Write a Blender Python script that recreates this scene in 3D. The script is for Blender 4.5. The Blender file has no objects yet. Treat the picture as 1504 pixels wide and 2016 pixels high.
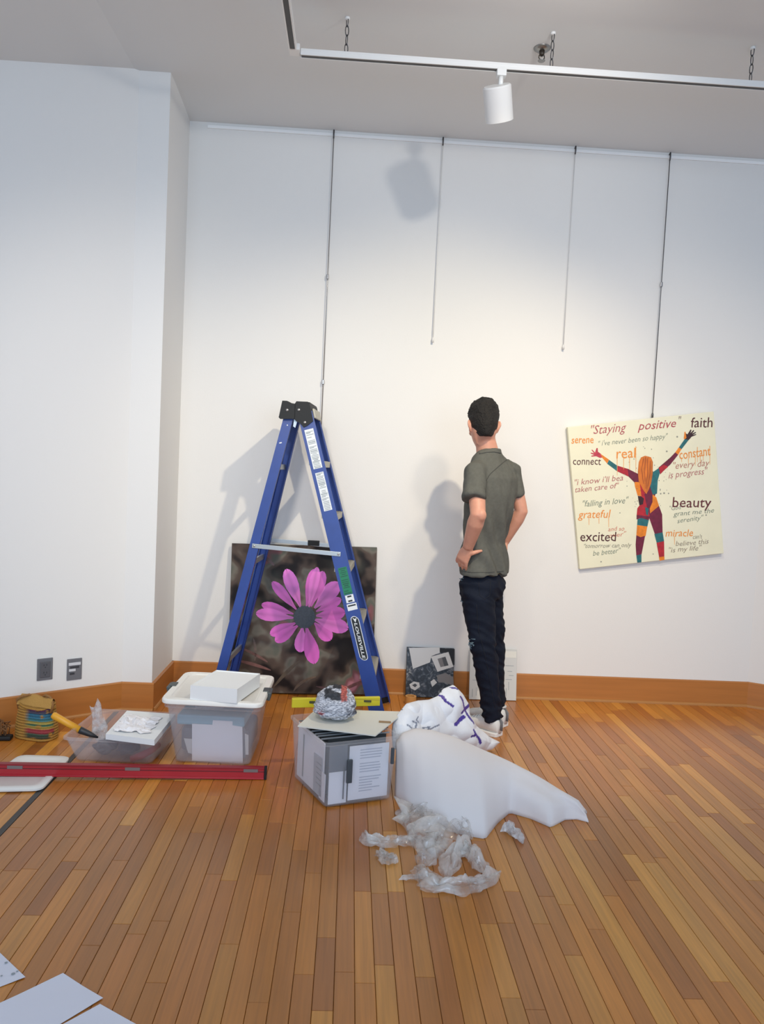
import bpy, bmesh, math, random
import numpy as np
from mathutils import Vector, Matrix, noise
random.seed(7)
S = bpy.context.scene
COL = S.collection
PI = math.pi

# ---------------------------------------------------------------- camera
F, H = 1500.0, 1.42
def nrm(v): return Vector(v).normalized()
_Y = nrm((692-752, 1008-919, -F))
_r = math.radians(2.75)
_Z = nrm((math.sin(_r), math.cos(_r), -(math.sin(_r)*_Y.x+math.cos(_r)*_Y.y)/_Y.z))
_X = _Y.cross(_Z)
RW = Matrix((_X, _Y, _Z))            # camera space -> world
CAM = Vector((0, 0, H))
cd = bpy.data.cameras.new('camera'); cam = bpy.data.objects.new('camera', cd); COL.objects.link(cam)
cam.matrix_world = Matrix.Translation(CAM) @ RW.to_4x4()
cd.sensor_fit = 'HORIZONTAL'; cd.sensor_width = 36; cd.lens = F/1504*36; cd.clip_start = .05
S.camera = cam
def ray(x, y): return RW @ Vector((x-752, 1008-y, -F))
def at(x, y, Y): d = ray(x, y); return CAM + d*(Y/d.y)           # point on the plane world Y
def fl(x, y, h=0.0): d = ray(x, y); return CAM + d*((h-H)/d.z)    # point at height h
def onp(x, y, P, N): d = ray(x, y); return CAM + d*((P-CAM).dot(N)/d.dot(N))
def topx(p):
    c = RW.transposed() @ (Vector(p)-CAM); return (752+F*c.x/-c.z, 1008-F*c.y/-c.z)

# ---------------------------------------------------------------- light
w = bpy.data.worlds.new('world'); S.world = w; w.use_nodes = True
w.node_tree.nodes['Background'].inputs[0].default_value = (.70, .82, 1, 1)
w.node_tree.nodes['Background'].inputs[1].default_value = 0.62
def area(name, loc, tgt, sx, sy, power, col):
    l = bpy.data.lights.new(name, 'AREA'); l.shape = 'RECTANGLE'; l.size = sx; l.size_y = sy
    l.energy = power; l.color = col
    o = bpy.data.objects.new(name, l); COL.objects.link(o); o.location = loc
    o.rotation_euler = (Vector(tgt)-Vector(loc)).to_track_quat('-Z', 'Y').to_euler(); return o
def spot(name, loc, tgt, power, col, ang, blend, rad):
    l = bpy.data.lights.new(name, 'SPOT'); l.energy = power; l.color = col
    l.spot_size = math.radians(ang); l.spot_blend = blend; l.shadow_soft_size = rad
    o = bpy.data.objects.new(name, l); COL.objects.link(o); o.location = loc
    o.rotation_euler = (Vector(tgt)-Vector(loc)).to_track_quat('-Z', 'Y').to_euler(); return o
area('window_daylight', (.4, -3.2, 1.9), (-.2, 4, 1.5), 5.5, 2.4, 165, (.56, .76, 1))
spot('track_spot_warm', (.95, 2.40, 3.16), (.45, 4.7, .95), 142, (1, .85, .58), 84, .9, .035)
spot('track_spot_wide', (.95, 2.40, 3.16), (.35, 4.7, 2.2), 34, (1, .95, .88), 120, .8, .035)
spot('track_spot_left', (-.7, .9, 2.95), (-.9, 4.4, 1.0), 200, (1, .92, .82), 62, 1, .15)
spot('track_spot_right', (1.6, 1.2, 3.25), (1.9, 4.7, .9), 190, (1, .84, .64), 62, 1, .15)
S.view_settings.view_transform = 'Standard'; S.view_settings.look = 'None'
S.view_settings.gamma = 1; S.view_settings.use_curve_mapping = False
S.view_settings.exposure = 0.0
S.cycles.transparent_max_bounces = 32

# ---------------------------------------------------------------- materials
def lin(c):
    return tuple((x/255/12.92 if x/255 <= .04045 else ((x/255+.055)/1.055)**2.4) for x in c[:3])+(1,)
MATS = {}
def mat(name, rgb, rough=.6, metal=0, spec=.5, bump=0, bscale=40, var=0, vscale=8, coat=0, alpha=1, stretch=(1, 1, 1)):
    if name in MATS: return MATS[name]
    m = bpy.data.materials.new(name); m.use_nodes = True; nt = m.node_tree; b = nt.nodes['Principled BSDF']
    c = lin(rgb); b.inputs['Base Color'].default_value = c
    b.inputs['Roughness'].default_value = rough; b.inputs['Metallic'].default_value = metal
    b.inputs['Specular IOR Level'].default_value = spec
    if coat: b.inputs['Coat Weight'].default_value = coat; b.inputs['Coat Roughness'].default_value = .15
    if alpha < 1: b.inputs['Alpha'].default_value = alpha
    if bump or var:
        tc = nt.nodes.new('ShaderNodeTexCoord'); mp = nt.nodes.new('ShaderNodeMapping')
        mp.inputs['Scale'].default_value = stretch
        nt.links.new(tc.outputs['Object'], mp.inputs[0])
    if var:
        n = nt.nodes.new('ShaderNodeTexNoise'); n.inputs['Scale'].default_value = vscale; n.inputs['Detail'].default_value = 5
        nt.links.new(mp.outputs[0], n.inputs['Vector'])
        r = nt.nodes.new('ShaderNodeValToRGB')
        r.color_ramp.elements[0].position = .3; r.color_ramp.elements[1].position = .7
        r.color_ramp.elements[0].color = tuple(x*(1-var) for x in c[:3])+(1,)
        r.color_ramp.elements[1].color = tuple(min(1, x*(1+var)) for x in c[:3])+(1,)
        nt.links.new(n.outputs[0], r.inputs[0]); nt.links.new(r.outputs[0], b.inputs['Base Color'])
    if bump:
        n = nt.nodes.new('ShaderNodeTexNoise'); n.inputs['Scale'].default_value = bscale; n.inputs['Detail'].default_value = 4
        nt.links.new(mp.outputs[0], n.inputs['Vector'])
        bp = nt.nodes.new('ShaderNodeBump'); bp.inputs['Strength'].default_value = bump; bp.inputs['Distance'].default_value = .01
        nt.links.new(n.outputs[0], bp.inputs['Height']); nt.links.new(bp.outputs[0], b.inputs['Normal'])
    MATS[name] = m; return m
def attr_mat(name, rough=.6, spec=.4, attr='col', transl=0, alpha=1, bump=0, bscale=60, coat=0):
    if name in MATS: return MATS[name]
    m = bpy.data.materials.new(name); m.use_nodes = True; nt = m.node_tree; b = nt.nodes['Principled BSDF']
    a = nt.nodes.new('ShaderNodeAttribute'); a.attribute_name = attr
    nt.links.new(a.outputs['Color'], b.inputs['Base Color'])
    b.inputs['Roughness'].default_value = rough; b.inputs['Specular IOR Level'].default_value = spec
    b.inputs['Alpha'].default_value = alpha
    if coat: b.inputs['Coat Weight'].default_value = coat
    if bump:
        n = nt.nodes.new('ShaderNodeTexNoise'); n.inputs['Scale'].default_value = bscale
        bp = nt.nodes.new('ShaderNodeBump'); bp.inputs['Strength'].default_value = bump; bp.inputs['Distance'].default_value = .01
        tc = nt.nodes.new('ShaderNodeTexCoord'); nt.links.new(tc.outputs['Object'], n.inputs['Vector'])
        nt.links.new(n.outputs[0], bp.inputs['Height']); nt.links.new(bp.outputs[0], b.inputs['Normal'])
    MATS[name] = m; return m
def clear_mat(name, rgb, opac, rough=.15, gl=.25, crease=0, tl_mix=.35):
    """thin clear plastic: transparent mixed with a milky body and a glossy skin"""
    if name in MATS: return MATS[name]
    m = bpy.data.materials.new(name); m.use_nodes = True; nt = m.node_tree; nt.nodes.clear(); N = nt.nodes.new; L = nt.links.new
    out = N('ShaderNodeOutputMaterial'); tr = N('ShaderNodeBsdfTransparent'); df = N('ShaderNodeBsdfDiffuse'); tl = N('ShaderNodeBsdfTranslucent')
    gs = N('ShaderNodeBsdfGlossy'); gs.inputs['Roughness'].default_value = rough
    df.inputs[0].default_value = lin(rgb); tl.inputs[0].default_value = lin(rgb); tr.inputs[0].default_value = (.99, .99, .99, 1)
    m0 = N('ShaderNodeMixShader'); m0.inputs[0].default_value = tl_mix; L(df.outputs[0], m0.inputs[1]); L(tl.outputs[0], m0.inputs[2])
    m1 = N('ShaderNodeMixShader'); m1.inputs[0].default_value = opac; L(tr.outputs[0], m1.inputs[1]); L(m0.outputs[0], m1.inputs[2])
    m2 = N('ShaderNodeMixShader'); fr = N('ShaderNodeLayerWeight'); fr.inputs[0].default_value = .5; pw = N('ShaderNodeMath'); pw.operation = 'POWER'; pw.inputs[1].default_value = 4; L(fr.outputs['Facing'], pw.inputs[0])
    ad = N('ShaderNodeMath'); ad.operation = 'MULTIPLY_ADD'; ad.inputs[1].default_value = .14; ad.inputs[2].default_value = gl*.06
    L(pw.outputs[0], ad.inputs[0]); L(ad.outputs[0], m2.inputs[0]); L(m1.outputs[0], m2.inputs[1]); L(gs.outputs[0], m2.inputs[2]); L(m2.outputs[0], out.inputs[0])
    if crease:
        tc = N('ShaderNodeTexCoord'); n = N('ShaderNodeTexNoise'); n.inputs['Scale'].default_value = crease; n.inputs['Detail'].default_value = 5
        L(tc.outputs['Object'], n.inputs['Vector']); rp = N('ShaderNodeMapRange'); rp.inputs[1].default_value = .4; rp.inputs[2].default_value = .68
        rp.inputs[3].default_value = opac*.35; rp.inputs[4].default_value = min(.95, opac*2.0); L(n.outputs[0], rp.inputs[0]); L(rp.outputs[0], m1.inputs[0])  # whiter streaks in the opacity stand in for highlights on the folds
        bp = N('ShaderNodeBump'); bp.inputs['Strength'].default_value = .35; bp.inputs['Distance'].default_value = .01
        L(n.outputs[0], bp.inputs['Height']); L(bp.outputs[0], gs.inputs['Normal'])
    MATS[name] = m; return m

# ---------------------------------------------------------------- mesh helpers
WL = {}
def wl(o): return WL.get(o.name, Vector((0, 0, 0))) if o else Vector((0, 0, 0))
class MB:
    def __init__(s): s.v = []; s.f = []; s.c = []
    def add(s, vs, fs, col=None):
        b = len(s.v); s.v += [Vector(v) for v in vs]; s.f += [tuple(i+b for i in f) for f in fs]
        s.c += [col]*len(vs); return s
    def box(s, c, size, rot=None, bev=0, col=None):
        x, y, z = [k/2 for k in size]; R = rot or Matrix.Identity(3)
        if bev <= 0:
            vs = [(i*x, j*y, k*z) for i in (-1, 1) for j in (-1, 1) for k in (-1, 1)]
            fs = [(0, 1, 3, 2), (4, 6, 7, 5), (0, 4, 5, 1), (2, 3, 7, 6), (0, 2, 6, 4), (1, 5, 7, 3)]
        else:
            bm = bmesh.new(); bmesh.ops.create_cube(bm, size=1)
            for v in bm.verts: v.co = Vector((v.co.x*2*x, v.co.y*2*y, v.co.z*2*z))
            bmesh.ops.bevel(bm, geom=bm.edges[:], offset=bev, segments=2, profile=.5, affect='EDGES')
            bm.verts.index_update(); vs = [v.co.copy() for v in bm.verts]; fs = [[v.index for v in f.verts] for f in bm.faces]; bm.free()
        c = Vector(c); return s.add([c+R@Vector(v) for v in vs], fs, col)
    def frame(s, c0, c1, wd, th, wdir, bev=0, col=None):
        """bar from c0 to c1, wd wide along wdir, th thick"""
        c0 = Vector(c0); c1 = Vector(c1); z = (c1-c0); L = z.length; z.normalize()
        x = Vector(wdir); x = (x-z*x.dot(z)).normalized(); y = z.cross(x)
        R = Matrix((x, y, z)).transposed(); return s.box((c0+c1)/2, (wd, th, L), R, bev, col)
    def tube(s, path, rad, seg=10, cap=True, col=None, flat=None):
        P = [Vector(p) for p in path]; n = len(P); R = rad if hasattr(rad, '__len__') else [rad]*n
        up = None; b = len(s.v); vs = []; fs = []
        for i, p in enumerate(P):
            t = (P[min(i+1, n-1)]-P[max(i-1, 0)]).normalized()
            if up is None:
                up = Vector((0, 0, 1)) if abs(t.z) < .9 else Vector((1, 0, 0))
                if flat is not None: up = Vector(flat)
            x = (up-t*up.dot(t)); x = x.normalized() if x.length > 1e-6 else t.orthogonal().normalized(); up = x; y = t.cross(x)
            r = R[i]; rx, ry = (r if hasattr(r, '__len__') else (r, r))
            for k in range(seg):
                a = 2*PI*k/seg; vs.append(p+x*math.cos(a)*rx+y*math.sin(a)*ry)
        for i in range(n-1):
            for k in range(seg):
                a = i*seg+k; c = i*seg+(k+1) % seg; fs.append((a, c, c+seg, a+seg))
        if cap: fs.append(tuple(range(seg))[::-1]); fs.append(tuple((n-1)*seg+k for k in range(seg)))
        return s.add(vs, fs, col)
    def rings(s, R, cap=True, col=None):
        n = len(R); m = len(R[0]); vs = [p for r in R for p in r]; fs = []
        for i in range(n-1):
            for k in range(m):
                a = i*m+k; c = i*m+(k+1) % m; fs.append((a, c, c+m, a+m))
        if cap: fs.append(tuple(range(m))[::-1]); fs.append(tuple((n-1)*m+k for k in range(m)))
        return s.add(vs, fs, col)
    def grid(s, G, col=None):
        n = len(G); m = len(G[0]); fs = [(i*m+j, i*m+j+1, (i+1)*m+j+1, (i+1)*m+j) for i in range(n-1) for j in range(m-1)]
        return s.add([p for r in G for p in r], fs, col)
    def prism(s, poly, d, col=None):
        """planar polygon (world points) extruded by vector d"""
        P = [Vector(p) for p in poly]; n = len(P); d = Vector(d)
        vs = P+[p+d for p in P]; fs = [tuple(range(n))[::-1], tuple(range(n, 2*n))]+[(i, (i+1) % n, (i+1) % n+n, i+n) for i in range(n)]
        return s.add(vs, fs, col)
    def ellipsoid(s, c, r, R=None, seg=16, rin=10, col=None):
        R = R or Matrix.Identity(3); c = Vector(c); rr = []
        for i in range(1, rin):
            t = PI*i/rin
            rr.append([c+R@Vector((r[0]*math.sin(t)*math.cos(2*PI*k/seg), r[1]*math.sin(t)*math.sin(2*PI*k/seg), -r[2]*math.cos(t))) for k in range(seg)])
        return s.rings(rr, True, col)
    def build(s, name, m, parent=None, smooth=False, base=None, fix=True):
        o0 = wl(parent)
        if parent is None:
            if base is None:
                lo = [min(v[i] for v in s.v) for i in range(3)]; hi = [max(v[i] for v in s.v) for i in range(3)]
                base = Vector(((lo[0]+hi[0])/2, (lo[1]+hi[1])/2, lo[2]))
            o0 = Vector(base)
        me = bpy.data.meshes.new(name); me.from_pydata([v-o0 for v in s.v], [], s.f)
        if fix:
            bm = bmesh.new(); bm.from_mesh(me); bmesh.ops.recalc_face_normals(bm, faces=bm.faces[:]); bm.to_mesh(me); bm.free()
        if any(c is not None for c in s.c):
            a = me.color_attributes.new('col', 'FLOAT_COLOR', 'POINT')
            for i, c in enumerate(s.c): a.data[i].color = lin(c) if c is not None else (1, 1, 1, 1)
        me.materials.append(m)
        if smooth:
            for p in me.polygons: p.use_smooth = True
        me.update(); o = bpy.data.objects.new(name, me); COL.objects.link(o)
        if parent: o.parent = parent; WL[o.name] = o0
        else: o.location = o0; WL[o.name] = o0
        return o
def smooth_by_angle(o, deg=35):
    me = o.data
    for p in me.polygons: p.use_smooth = True
    bm = bmesh.new(); bm.from_mesh(me)
    for e in bm.edges:
        e.smooth = not (len(e.link_faces) == 2 and e.calc_face_angle(0) > math.radians(deg))
    bm.to_mesh(me); bm.free()
def tag(o, label=None, cat=None, group=None, kind=None):
    if label: o['label'] = label
    if cat: o['category'] = cat
    if group: o['group'] = group
    if kind: o['kind'] = kind
    return o
def thing(name, label, cat, loc, group=None):
    o = bpy.data.objects.new(name, None); COL.objects.link(o); o.location = loc; o.empty_display_size = .05
    WL[o.name] = Vector(loc); return tag(o, label, cat, group)
def copy_tree(o, parent=None, loc=None):
    c = o.copy(); COL.objects.link(c); c.parent = parent
    if loc is not None: c.location = loc
    WL[c.name] = Vector(loc) if loc is not None else wl(o)
    for ch in list(o.children): copy_tree(ch, c)
    return c
def nz(p, s=1.0, o=0): return noise.noise(Vector(p)*s+Vector((o, o*1.7, o*.3)))
def lathe(mb, c, prof, seg=24, R=None):
    R = R or Matrix.Identity(3); c = Vector(c)
    return mb.rings([[c+R@Vector((r*math.cos(2*PI*k/seg), r*math.sin(2*PI*k/seg), z)) for k in range(seg)] for r, z in prof])
def frame_from(z, x):
    z = Vector(z).normalized(); x = Vector(x); x = (x-z*x.dot(z)).normalized(); y = z.cross(x)
    return Matrix((x, y, z)).transposed()
def applied_remesh(o, vox, smooth_it=6, extra=None):
    md = o.modifiers.new('r', 'REMESH'); md.mode = 'VOXEL'; md.voxel_size = vox; md.use_smooth_shade = True
    sm = o.modifiers.new('s', 'SMOOTH'); sm.factor = .5; sm.iterations = smooth_it
    dg = bpy.context.evaluated_depsgraph_get(); dg.update()
    me = bpy.data.meshes.new_from_object(o.evaluated_get(dg)); o.modifiers.clear()
    old = o.data; mats = list(old.materials); nm = old.name; o.data = me; me.name = nm
    if not len(me.materials):
        for m in mats: me.materials.append(m)
    for p in me.polygons: p.use_smooth = True
    return o

# ---------------------------------------------------------------- the room
XW, YW, YP = -1.062, 4.744, 4.256      # return corner x, back wall y, pier face y
wall_m = mat('white_wall_paint', (232, 230, 226), .75, spec=.25, bump=.05, bscale=120)
ceil_m = mat('ceiling_paint', (222, 222, 220), .85, spec=.2)
bb_m = mat('stained_oak_base', (178, 114, 54), .42, var=.10, vscale=3, stretch=(.4, .4, 9), coat=.2)
def struct(o): o['kind'] = 'structure'; return o
BBH, BBT = .160, .014
KX, KY = -1.228, YP
LX, LY = -3.0, KY-(3.0+KX)*.71                         # angled part of the left wall
def wallseg(mb, a, b, z0, z1, th, out):
    a = Vector((a[0], a[1], 0)); b = Vector((b[0], b[1], 0)); n = Vector((out[0], out[1], 0)).normalized()*th
    P = [a, b, b+n, a+n]; mb.prism([p+Vector((0, 0, z0)) for p in P], (0, 0, z1-z0))
m = MB(); m.box(((XW+2.62)/2, YW+.1, 1.85), (2.62-XW+.4, .2, 3.7)); struct(m.build('wall_back', wall_m, base=(0, YW, 0)))
m = MB(); wallseg(m, (XW, YP+.2), (XW, YW+.1), 0, 3.7, .16, (-1, 0)); struct(m.build('wall_return', wall_m, base=(XW, YP, 0)))
m = MB()
m.prism([(XW, YP, 0), (KX, KY, 0), (LX, LY, 0), (LX-.2, LY+.2, 0), (KX-.12, KY+.2, 0), (XW, YP+.2, 0)], (0, 0, 3.7))
struct(m.build('wall_left', wall_m, base=(KX, KY, 0)))
RX, RY = 2.615, YW
rd = Vector((.87, -.5, 0))
m = MB(); wallseg(m, (RX, RY), (RX+rd.x*2.4, RY+rd.y*2.4), 0, 3.7, .2, (.5, .87)); struct(m.build('wall_right', wall_m, base=(RX, RY, 0)))
# baseboards: board plus a thin quarter-round at the floor
def baseboard(name, a, b, out):
    m = MB(); n = Vector((out[0], out[1], 0)).normalized(); a3 = Vector((a[0], a[1], 0)); b3 = Vector((b[0], b[1], 0)); d = (b3-a3)
    prof = [(0, .012), (BBT, .012), (BBT, BBH-.006), (BBT-.005, BBH), (0, BBH)]
    for k in (0,):
        m.rings([[p+n*u+Vector((0, 0, z)) for u, z in prof] for p in (a3, b3)])
    o = struct(m.build(name, bb_m, base=a3))
    q = MB(); pr = [(0, 0), (BBT+.012, 0), (BBT+.011, .008), (BBT+.006, .014), (BBT, .016), (0, .016)]
    q.rings([[p+n*u+Vector((0, 0, z)) for u, z in pr] for p in (a3, b3)])
    q.build('shoe_moulding', mat('shoe_moulding_wood', (176, 122, 66), .4), o)
    return o
baseboard('baseboard_back', (XW, YW), (RX, YW), (0, -1))
baseboard('baseboard_return', (XW, YP), (XW, YW), (1, 0))
baseboard('baseboard_left', (KX, KY), (XW+BBT, YP), (0, -1))
baseboard('baseboard_left_angled', (LX, LY), (KX, KY), (.58, -.82))
baseboard('baseboard_right', (RX, RY), (RX+rd.x*2.4, RY+rd.y*2.4), (-.5, -.87))
# ceiling: shallow vault, front rise shaped to catch daylight, cove at the back, lowered a little at the left
def cz(x, y):
    y0 = YW-y
    z = 3.442+.038*math.sin(min(1, y0/.5)*PI/2)-.012*min(1, max(0, (y0-.5)/.8))
    if y < 3.25: z += (3.25-y)*.16
    if y < 2.4: z += (2.4-y)*.1
    if x < -1.25: z -= .34*(-1.25-x)*(1 if y > 3.2 else max(0, (y-1.2)/2))
    return z
xs = [-3.2, -2.5, -2.0, -1.6, -1.25, -1.0, 0, 1, 2, 3, 4.6]; ys = [-2.5, 0, 1.2, 1.8, 2.4, 2.8, 3.25]+[3.4+.09*i for i in range(16)]
G = [[Vector((x, min(y, YW+.05), cz(x, min(y, YW)))) for y in ys] for x in xs]
m = MB(); m.grid(G); m.grid([[p+Vector((0, 0, .12)) for p in r] for r in G])
ceil_o = struct(m.build('ceiling', ceil_m, base=(0, 3, 3.44), smooth=False, fix=False))
smooth_by_angle(ceil_o, 8)
# picture rail along the top of the back wall
m = MB(); m.box(((-.955+2.6)/2, YW-.004, 3.416), (2.6+.955, .008, .018), bev=.002)
struct(m.build('trim_1', mat('white_rail', (250, 250, 248), .7)))
# dark inlay strip in the floor
m = MB(); m.box((-1.243, 2.1, -.0045), (.024, 4.26, .011)); struct(m.build('trim_2', mat('dark_inlay', (58, 54, 50), .45)))

# floor with single boards
plank_m = bpy.data.materials.new('varnished_strip_oak'); plank_m.use_nodes = True
nt = plank_m.node_tree; b = nt.nodes['Principled BSDF']; N = nt.nodes.new; L = nt.links.new
a = N('ShaderNodeAttribute'); a.attribute_name = 'col'
gm = N('ShaderNodeNewGeometry'); mp = N('ShaderNodeMapping'); mp.inputs['Scale'].default_value = (60, 2.2, 1); L(gm.outputs['Position'], mp.inputs[0])
n1 = N('ShaderNodeTexNoise'); n1.inputs['Scale'].default_value = 1.4; n1.inputs['Detail'].default_value = 6; n1.inputs['Distortion'].default_value = .6; L(mp.outputs[0], n1.inputs['Vector'])
r1 = N('ShaderNodeMapRange'); r1.inputs[1].default_value = .3; r1.inputs[2].default_value = .7; r1.inputs[3].default_value = .86; r1.inputs[4].default_value = 1.1; L(n1.outputs[0], r1.inputs[0])
n2 = N('ShaderNodeTexNoise'); n2.inputs['Scale'].default_value = 1.6; n2.inputs['Detail'].default_value = 3; L(gm.outputs['Position'], n2.inputs['Vector'])
r2 = N('ShaderNodeMapRange'); r2.inputs[1].default_value = .35; r2.inputs[2].default_value = .7; r2.inputs[3].default_value = .9; r2.inputs[4].default_value = 1.06; L(n2.outputs[0], r2.inputs[0])
mu = N('ShaderNodeMath'); mu.operation = 'MULTIPLY'; L(r1.outputs[0], mu.inputs[0]); L(r2.outputs[0], mu.inputs[1])
vm = N('ShaderNodeVectorMath'); vm.operation = 'SCALE'; L(a.outputs['Color'], vm.inputs[0]); L(mu.outputs[0], vm.inputs['Scale']); L(vm.outputs[0], b.inputs['Base Color'])
b.inputs['Roughness'].default_value = .32; b.inputs['Specular IOR Level'].default_value = .5
b.inputs['Coat Weight'].default_value = .22; b.inputs['Coat Roughness'].default_value = .14
m = MB(); m.box((.5, 1.6, -.035), (7.4, 7.4, .046), None); floor = struct(m.build('floor', mat('subfloor', (70, 46, 26), .8), base=(0, 0, -.012)))
TON = [(189, 119, 45), (180, 111, 41), (192, 125, 48), (174, 106, 39), (201, 133, 52), (185, 115, 41), (164, 98, 38), (211, 145, 60), (189, 119, 43), (178, 109, 43), (185, 115, 45), (191, 122, 45)]
PW = .0567
planks = []
x = -3.1-.0
xr = -1.2305
cols = []
k = 0
while xr+k*PW < 3.9: cols.append((xr+k*PW, PW)); k += 1
k = 1
while -1.2555-k*PW > -3.2: cols.append((-1.2555-k*PW, PW)); k += 1
for cx, wd in cols:
    y = -1.0-random.random()*.8
    ymax = YW
    if cx < XW-PW: ymax = 4.3 if cx > -1.3 else 4.3+(cx+1.228)*.71
    while y < ymax:
        ln = random.choice([.35, .5, .65, .8, 1.0, 1.25])*random.uniform(.85, 1.15)
        planks.append((cx, y, wd, min(ln, ymax-y))); y += ln
def plank_mb(mb, p):
    cx, y, wd, ln = p; g = .0006; bv = .0012
    t = random.choice(TON); f = random.uniform(.95, 1.05); c = tuple(min(255, q*f) for q in t)
    x0, x1, y0, y1 = cx+g, cx+wd-g, y+g, y+ln-g; zb, z1 = -.0115, 0-random.random()*.0003
    vs = [(x0, y0, zb), (x1, y0, zb), (x1, y1, zb), (x0, y1, zb), (x0, y0, z1-bv), (x1, y0, z1-bv), (x1, y1, z1-bv), (x0, y1, z1-bv),
          (x0+bv, y0+bv, z1), (x1-bv, y0+bv, z1), (x1-bv, y1-bv, z1), (x0+bv, y1-bv, z1)]
    fs = [(0, 1, 5, 4), (1, 2, 6, 5), (2, 3, 7, 6), (3, 0, 4, 7), (4, 5, 9, 8), (5, 6, 10, 9), (6, 7, 11, 10), (7, 4, 8, 11), (8, 9, 10, 11)]
    mb.add(vs, fs, c)
def vis(p):
    cx, y, wd, ln = p; y0 = max(y, .9); y1 = y+ln
    if y1 < 1.2: return 0
    pts = [topx((cx+wd/2, yy, 0)) for yy in (y0, (y0+y1)/2, y1)]
    if not any(-20 < q[0] < 1524 and q[1] < 2040 for q in pts): return 0
    return wd*(y1-y0)/((y0+y1)/2)**2
order = sorted(planks, key=vis, reverse=True)
rest = MB()
for i, p in enumerate(order):
    if i < 300 and vis(p) > 0:
        q = MB(); plank_mb(q, p); q.build('plank', plank_m, floor, fix=False)
    else: plank_mb(rest, p)
o = rest.build('plank_field', plank_m, floor, fix=False); o['kind'] = 'stuff'

# ---------------------------------------------------------------- outlets on the left wall
u = Vector((-.58, .82, 0)).cross(Vector((0, 0, 1))); 
an = Vector((.5789, -.8154, 0)); au = Vector((.8154, .5789, 0))
grey = mat('outlet_grey', (112, 112, 116), .45); dgrey = mat('outlet_dark', (62, 62, 66), .4); lgrey = mat('outlet_label', (214, 214, 216), .4)
def plane_wall(x, y): return onp(x, y, Vector((KX, KY, 0)), an)
Rw = Matrix((au, an, Vector((0, 0, 1)))).transposed()
def outlet(px, py, label, kind):
    c = plane_wall(px, py); t = thing('wall_outlet', label, 'outlet', c)
    m = MB(); m.box(c+an*.0035, (.078, .007, .116), Rw, .003); m.build('cover_plate', grey, t)
    if kind == 0:
        m = MB(); m.box(c+an*.009, (.052, .006, .084), Rw, .0025); m.build('receptacle', mat('recept_grey', (92, 92, 96), .4), t)
        for s in (-1, 1):
            m = MB()
            for q in (-1, 1): m.box(c+an*.0125+au*.007*q+Vector((0, 0, s*.02+.004)), (.0025, .002, .009), Rw)
            m.box(c+an*.0125+Vector((0, 0, s*.02-.008)), (.005, .002, .005), Rw); m.build('socket_slots', dgrey, t)
    else:
        m = MB(); m.box(c+an*.008+Vector((0, 0, .030)), (.062, .003, .015), Rw); m.build('label_strip', lgrey, t)
        m = MB(); m.box(c+an*.008+Vector((0, 0, .012)), (.046, .003, .010), Rw); m.build('jack', dgrey, t)
        m = MB(); m.box(c+an*.008-au*.012+Vector((0, 0, -.003)), (.034, .003, .013), Rw); m.build('label_strip', lgrey, t)
        m = MB(); m.box(c+an*.008-au*.012+Vector((0, 0, -.022)), (.024, .003, .010), Rw); m.build('jack', dgrey, t)
outlet(88, 1317, 'grey duplex power outlet on the white left wall, the one farther from the corner', 0)
outlet(146, 1317, 'grey data jack plate with two pale label strips on the left wall', 1)

# ---------------------------------------------------------------- hanging rods
steel = mat('steel_rod', (150, 150, 152), .3, .8); whiterod = mat('white_rod', (226, 224, 220), .4); dsteel = mat('dark_steel', (96, 96, 98), .35, .7)
def rod(px0, px1, mt, label, joints, r=.0028):
    a = at(px0[0], px0[1], YW-.022); b = at(px1[0], px1[1], YW-.022); b.x = (a.x+b.x)/2; a.x = b.x
    a.z = 3.418
    t = thing('hanging_rod', label, 'rod', (a.x, a.y, b.z), 'picture hanging rods on the back wall')
    m = MB(); m.tube([a, b], r, 8); m.build('rod', mt, t, True)
    m = MB(); m.tube([a+Vector((0, .010, .008)), a+Vector((0, -.004, .016)), a+Vector((0, -.006, -.012)), a+Vector((0, 0, -.03))], .0045, 8); m.build('hook', dsteel, t, True)
    m = MB(); m.tube([b+Vector((0, 0, .03)), b+Vector((0, 0, .022)), b+Vector((0, 0, .0))], [.003, .0065, .0065], 10); m.build('end_clip', dsteel if mt is not whiterod else mt, t, True)
    for j in joints:
        q = at(j[0], j[1], a.y); m = MB(); m.box((a.x, a.y-.001, q.z), (.013, .012, .03), bev=.003); m.build('clamp', steel, t)
rod((657, 262), (632, 852), steel, 'long steel picture rod hanging left, ending just above the ladder top', [(645, 545), (634, 752)])
rod((873, 280), (851, 674), whiterod, 'white picture rod second from left, its lower half pale on the wall', [], .0024)
rod((1132, 290), (1110, 688), whiterod, 'white picture rod third from left, between the man and the painting', [], .0024)
rod((1321, 298), (1283, 822), dsteel, 'dark picture rod that holds up the painting', [(1301, 560)])

# ---------------------------------------------------------------- track light
trw = mat('track_white', (232, 230, 226), .4); trd = mat('track_slot', (70, 68, 66), .5)
TY, TZ = 3.62, 3.298
t = thing('light_track', 'long white light track hung from chains below the ceiling', 'track light', (.9, TY, TZ))
x0, x1 = -.318, 2.3
m = MB(); m.box(((x0+x1)/2, TY, TZ+.006), (x1-x0, .036, .016), bev=.002); m.build('rail', trw, t)
m = MB()
for s in (-1, 1): m.box(((x0+x1)/2, TY+s*.0145, TZ-.008), (x1-x0, .006, .013))
m.build('rail_lip', trw, t)
m = MB(); m.box(((x0+x1)/2, TY, TZ-.0075), (x1-x0-.01, .021, .011)); m.build('slot', trd, t)
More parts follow.
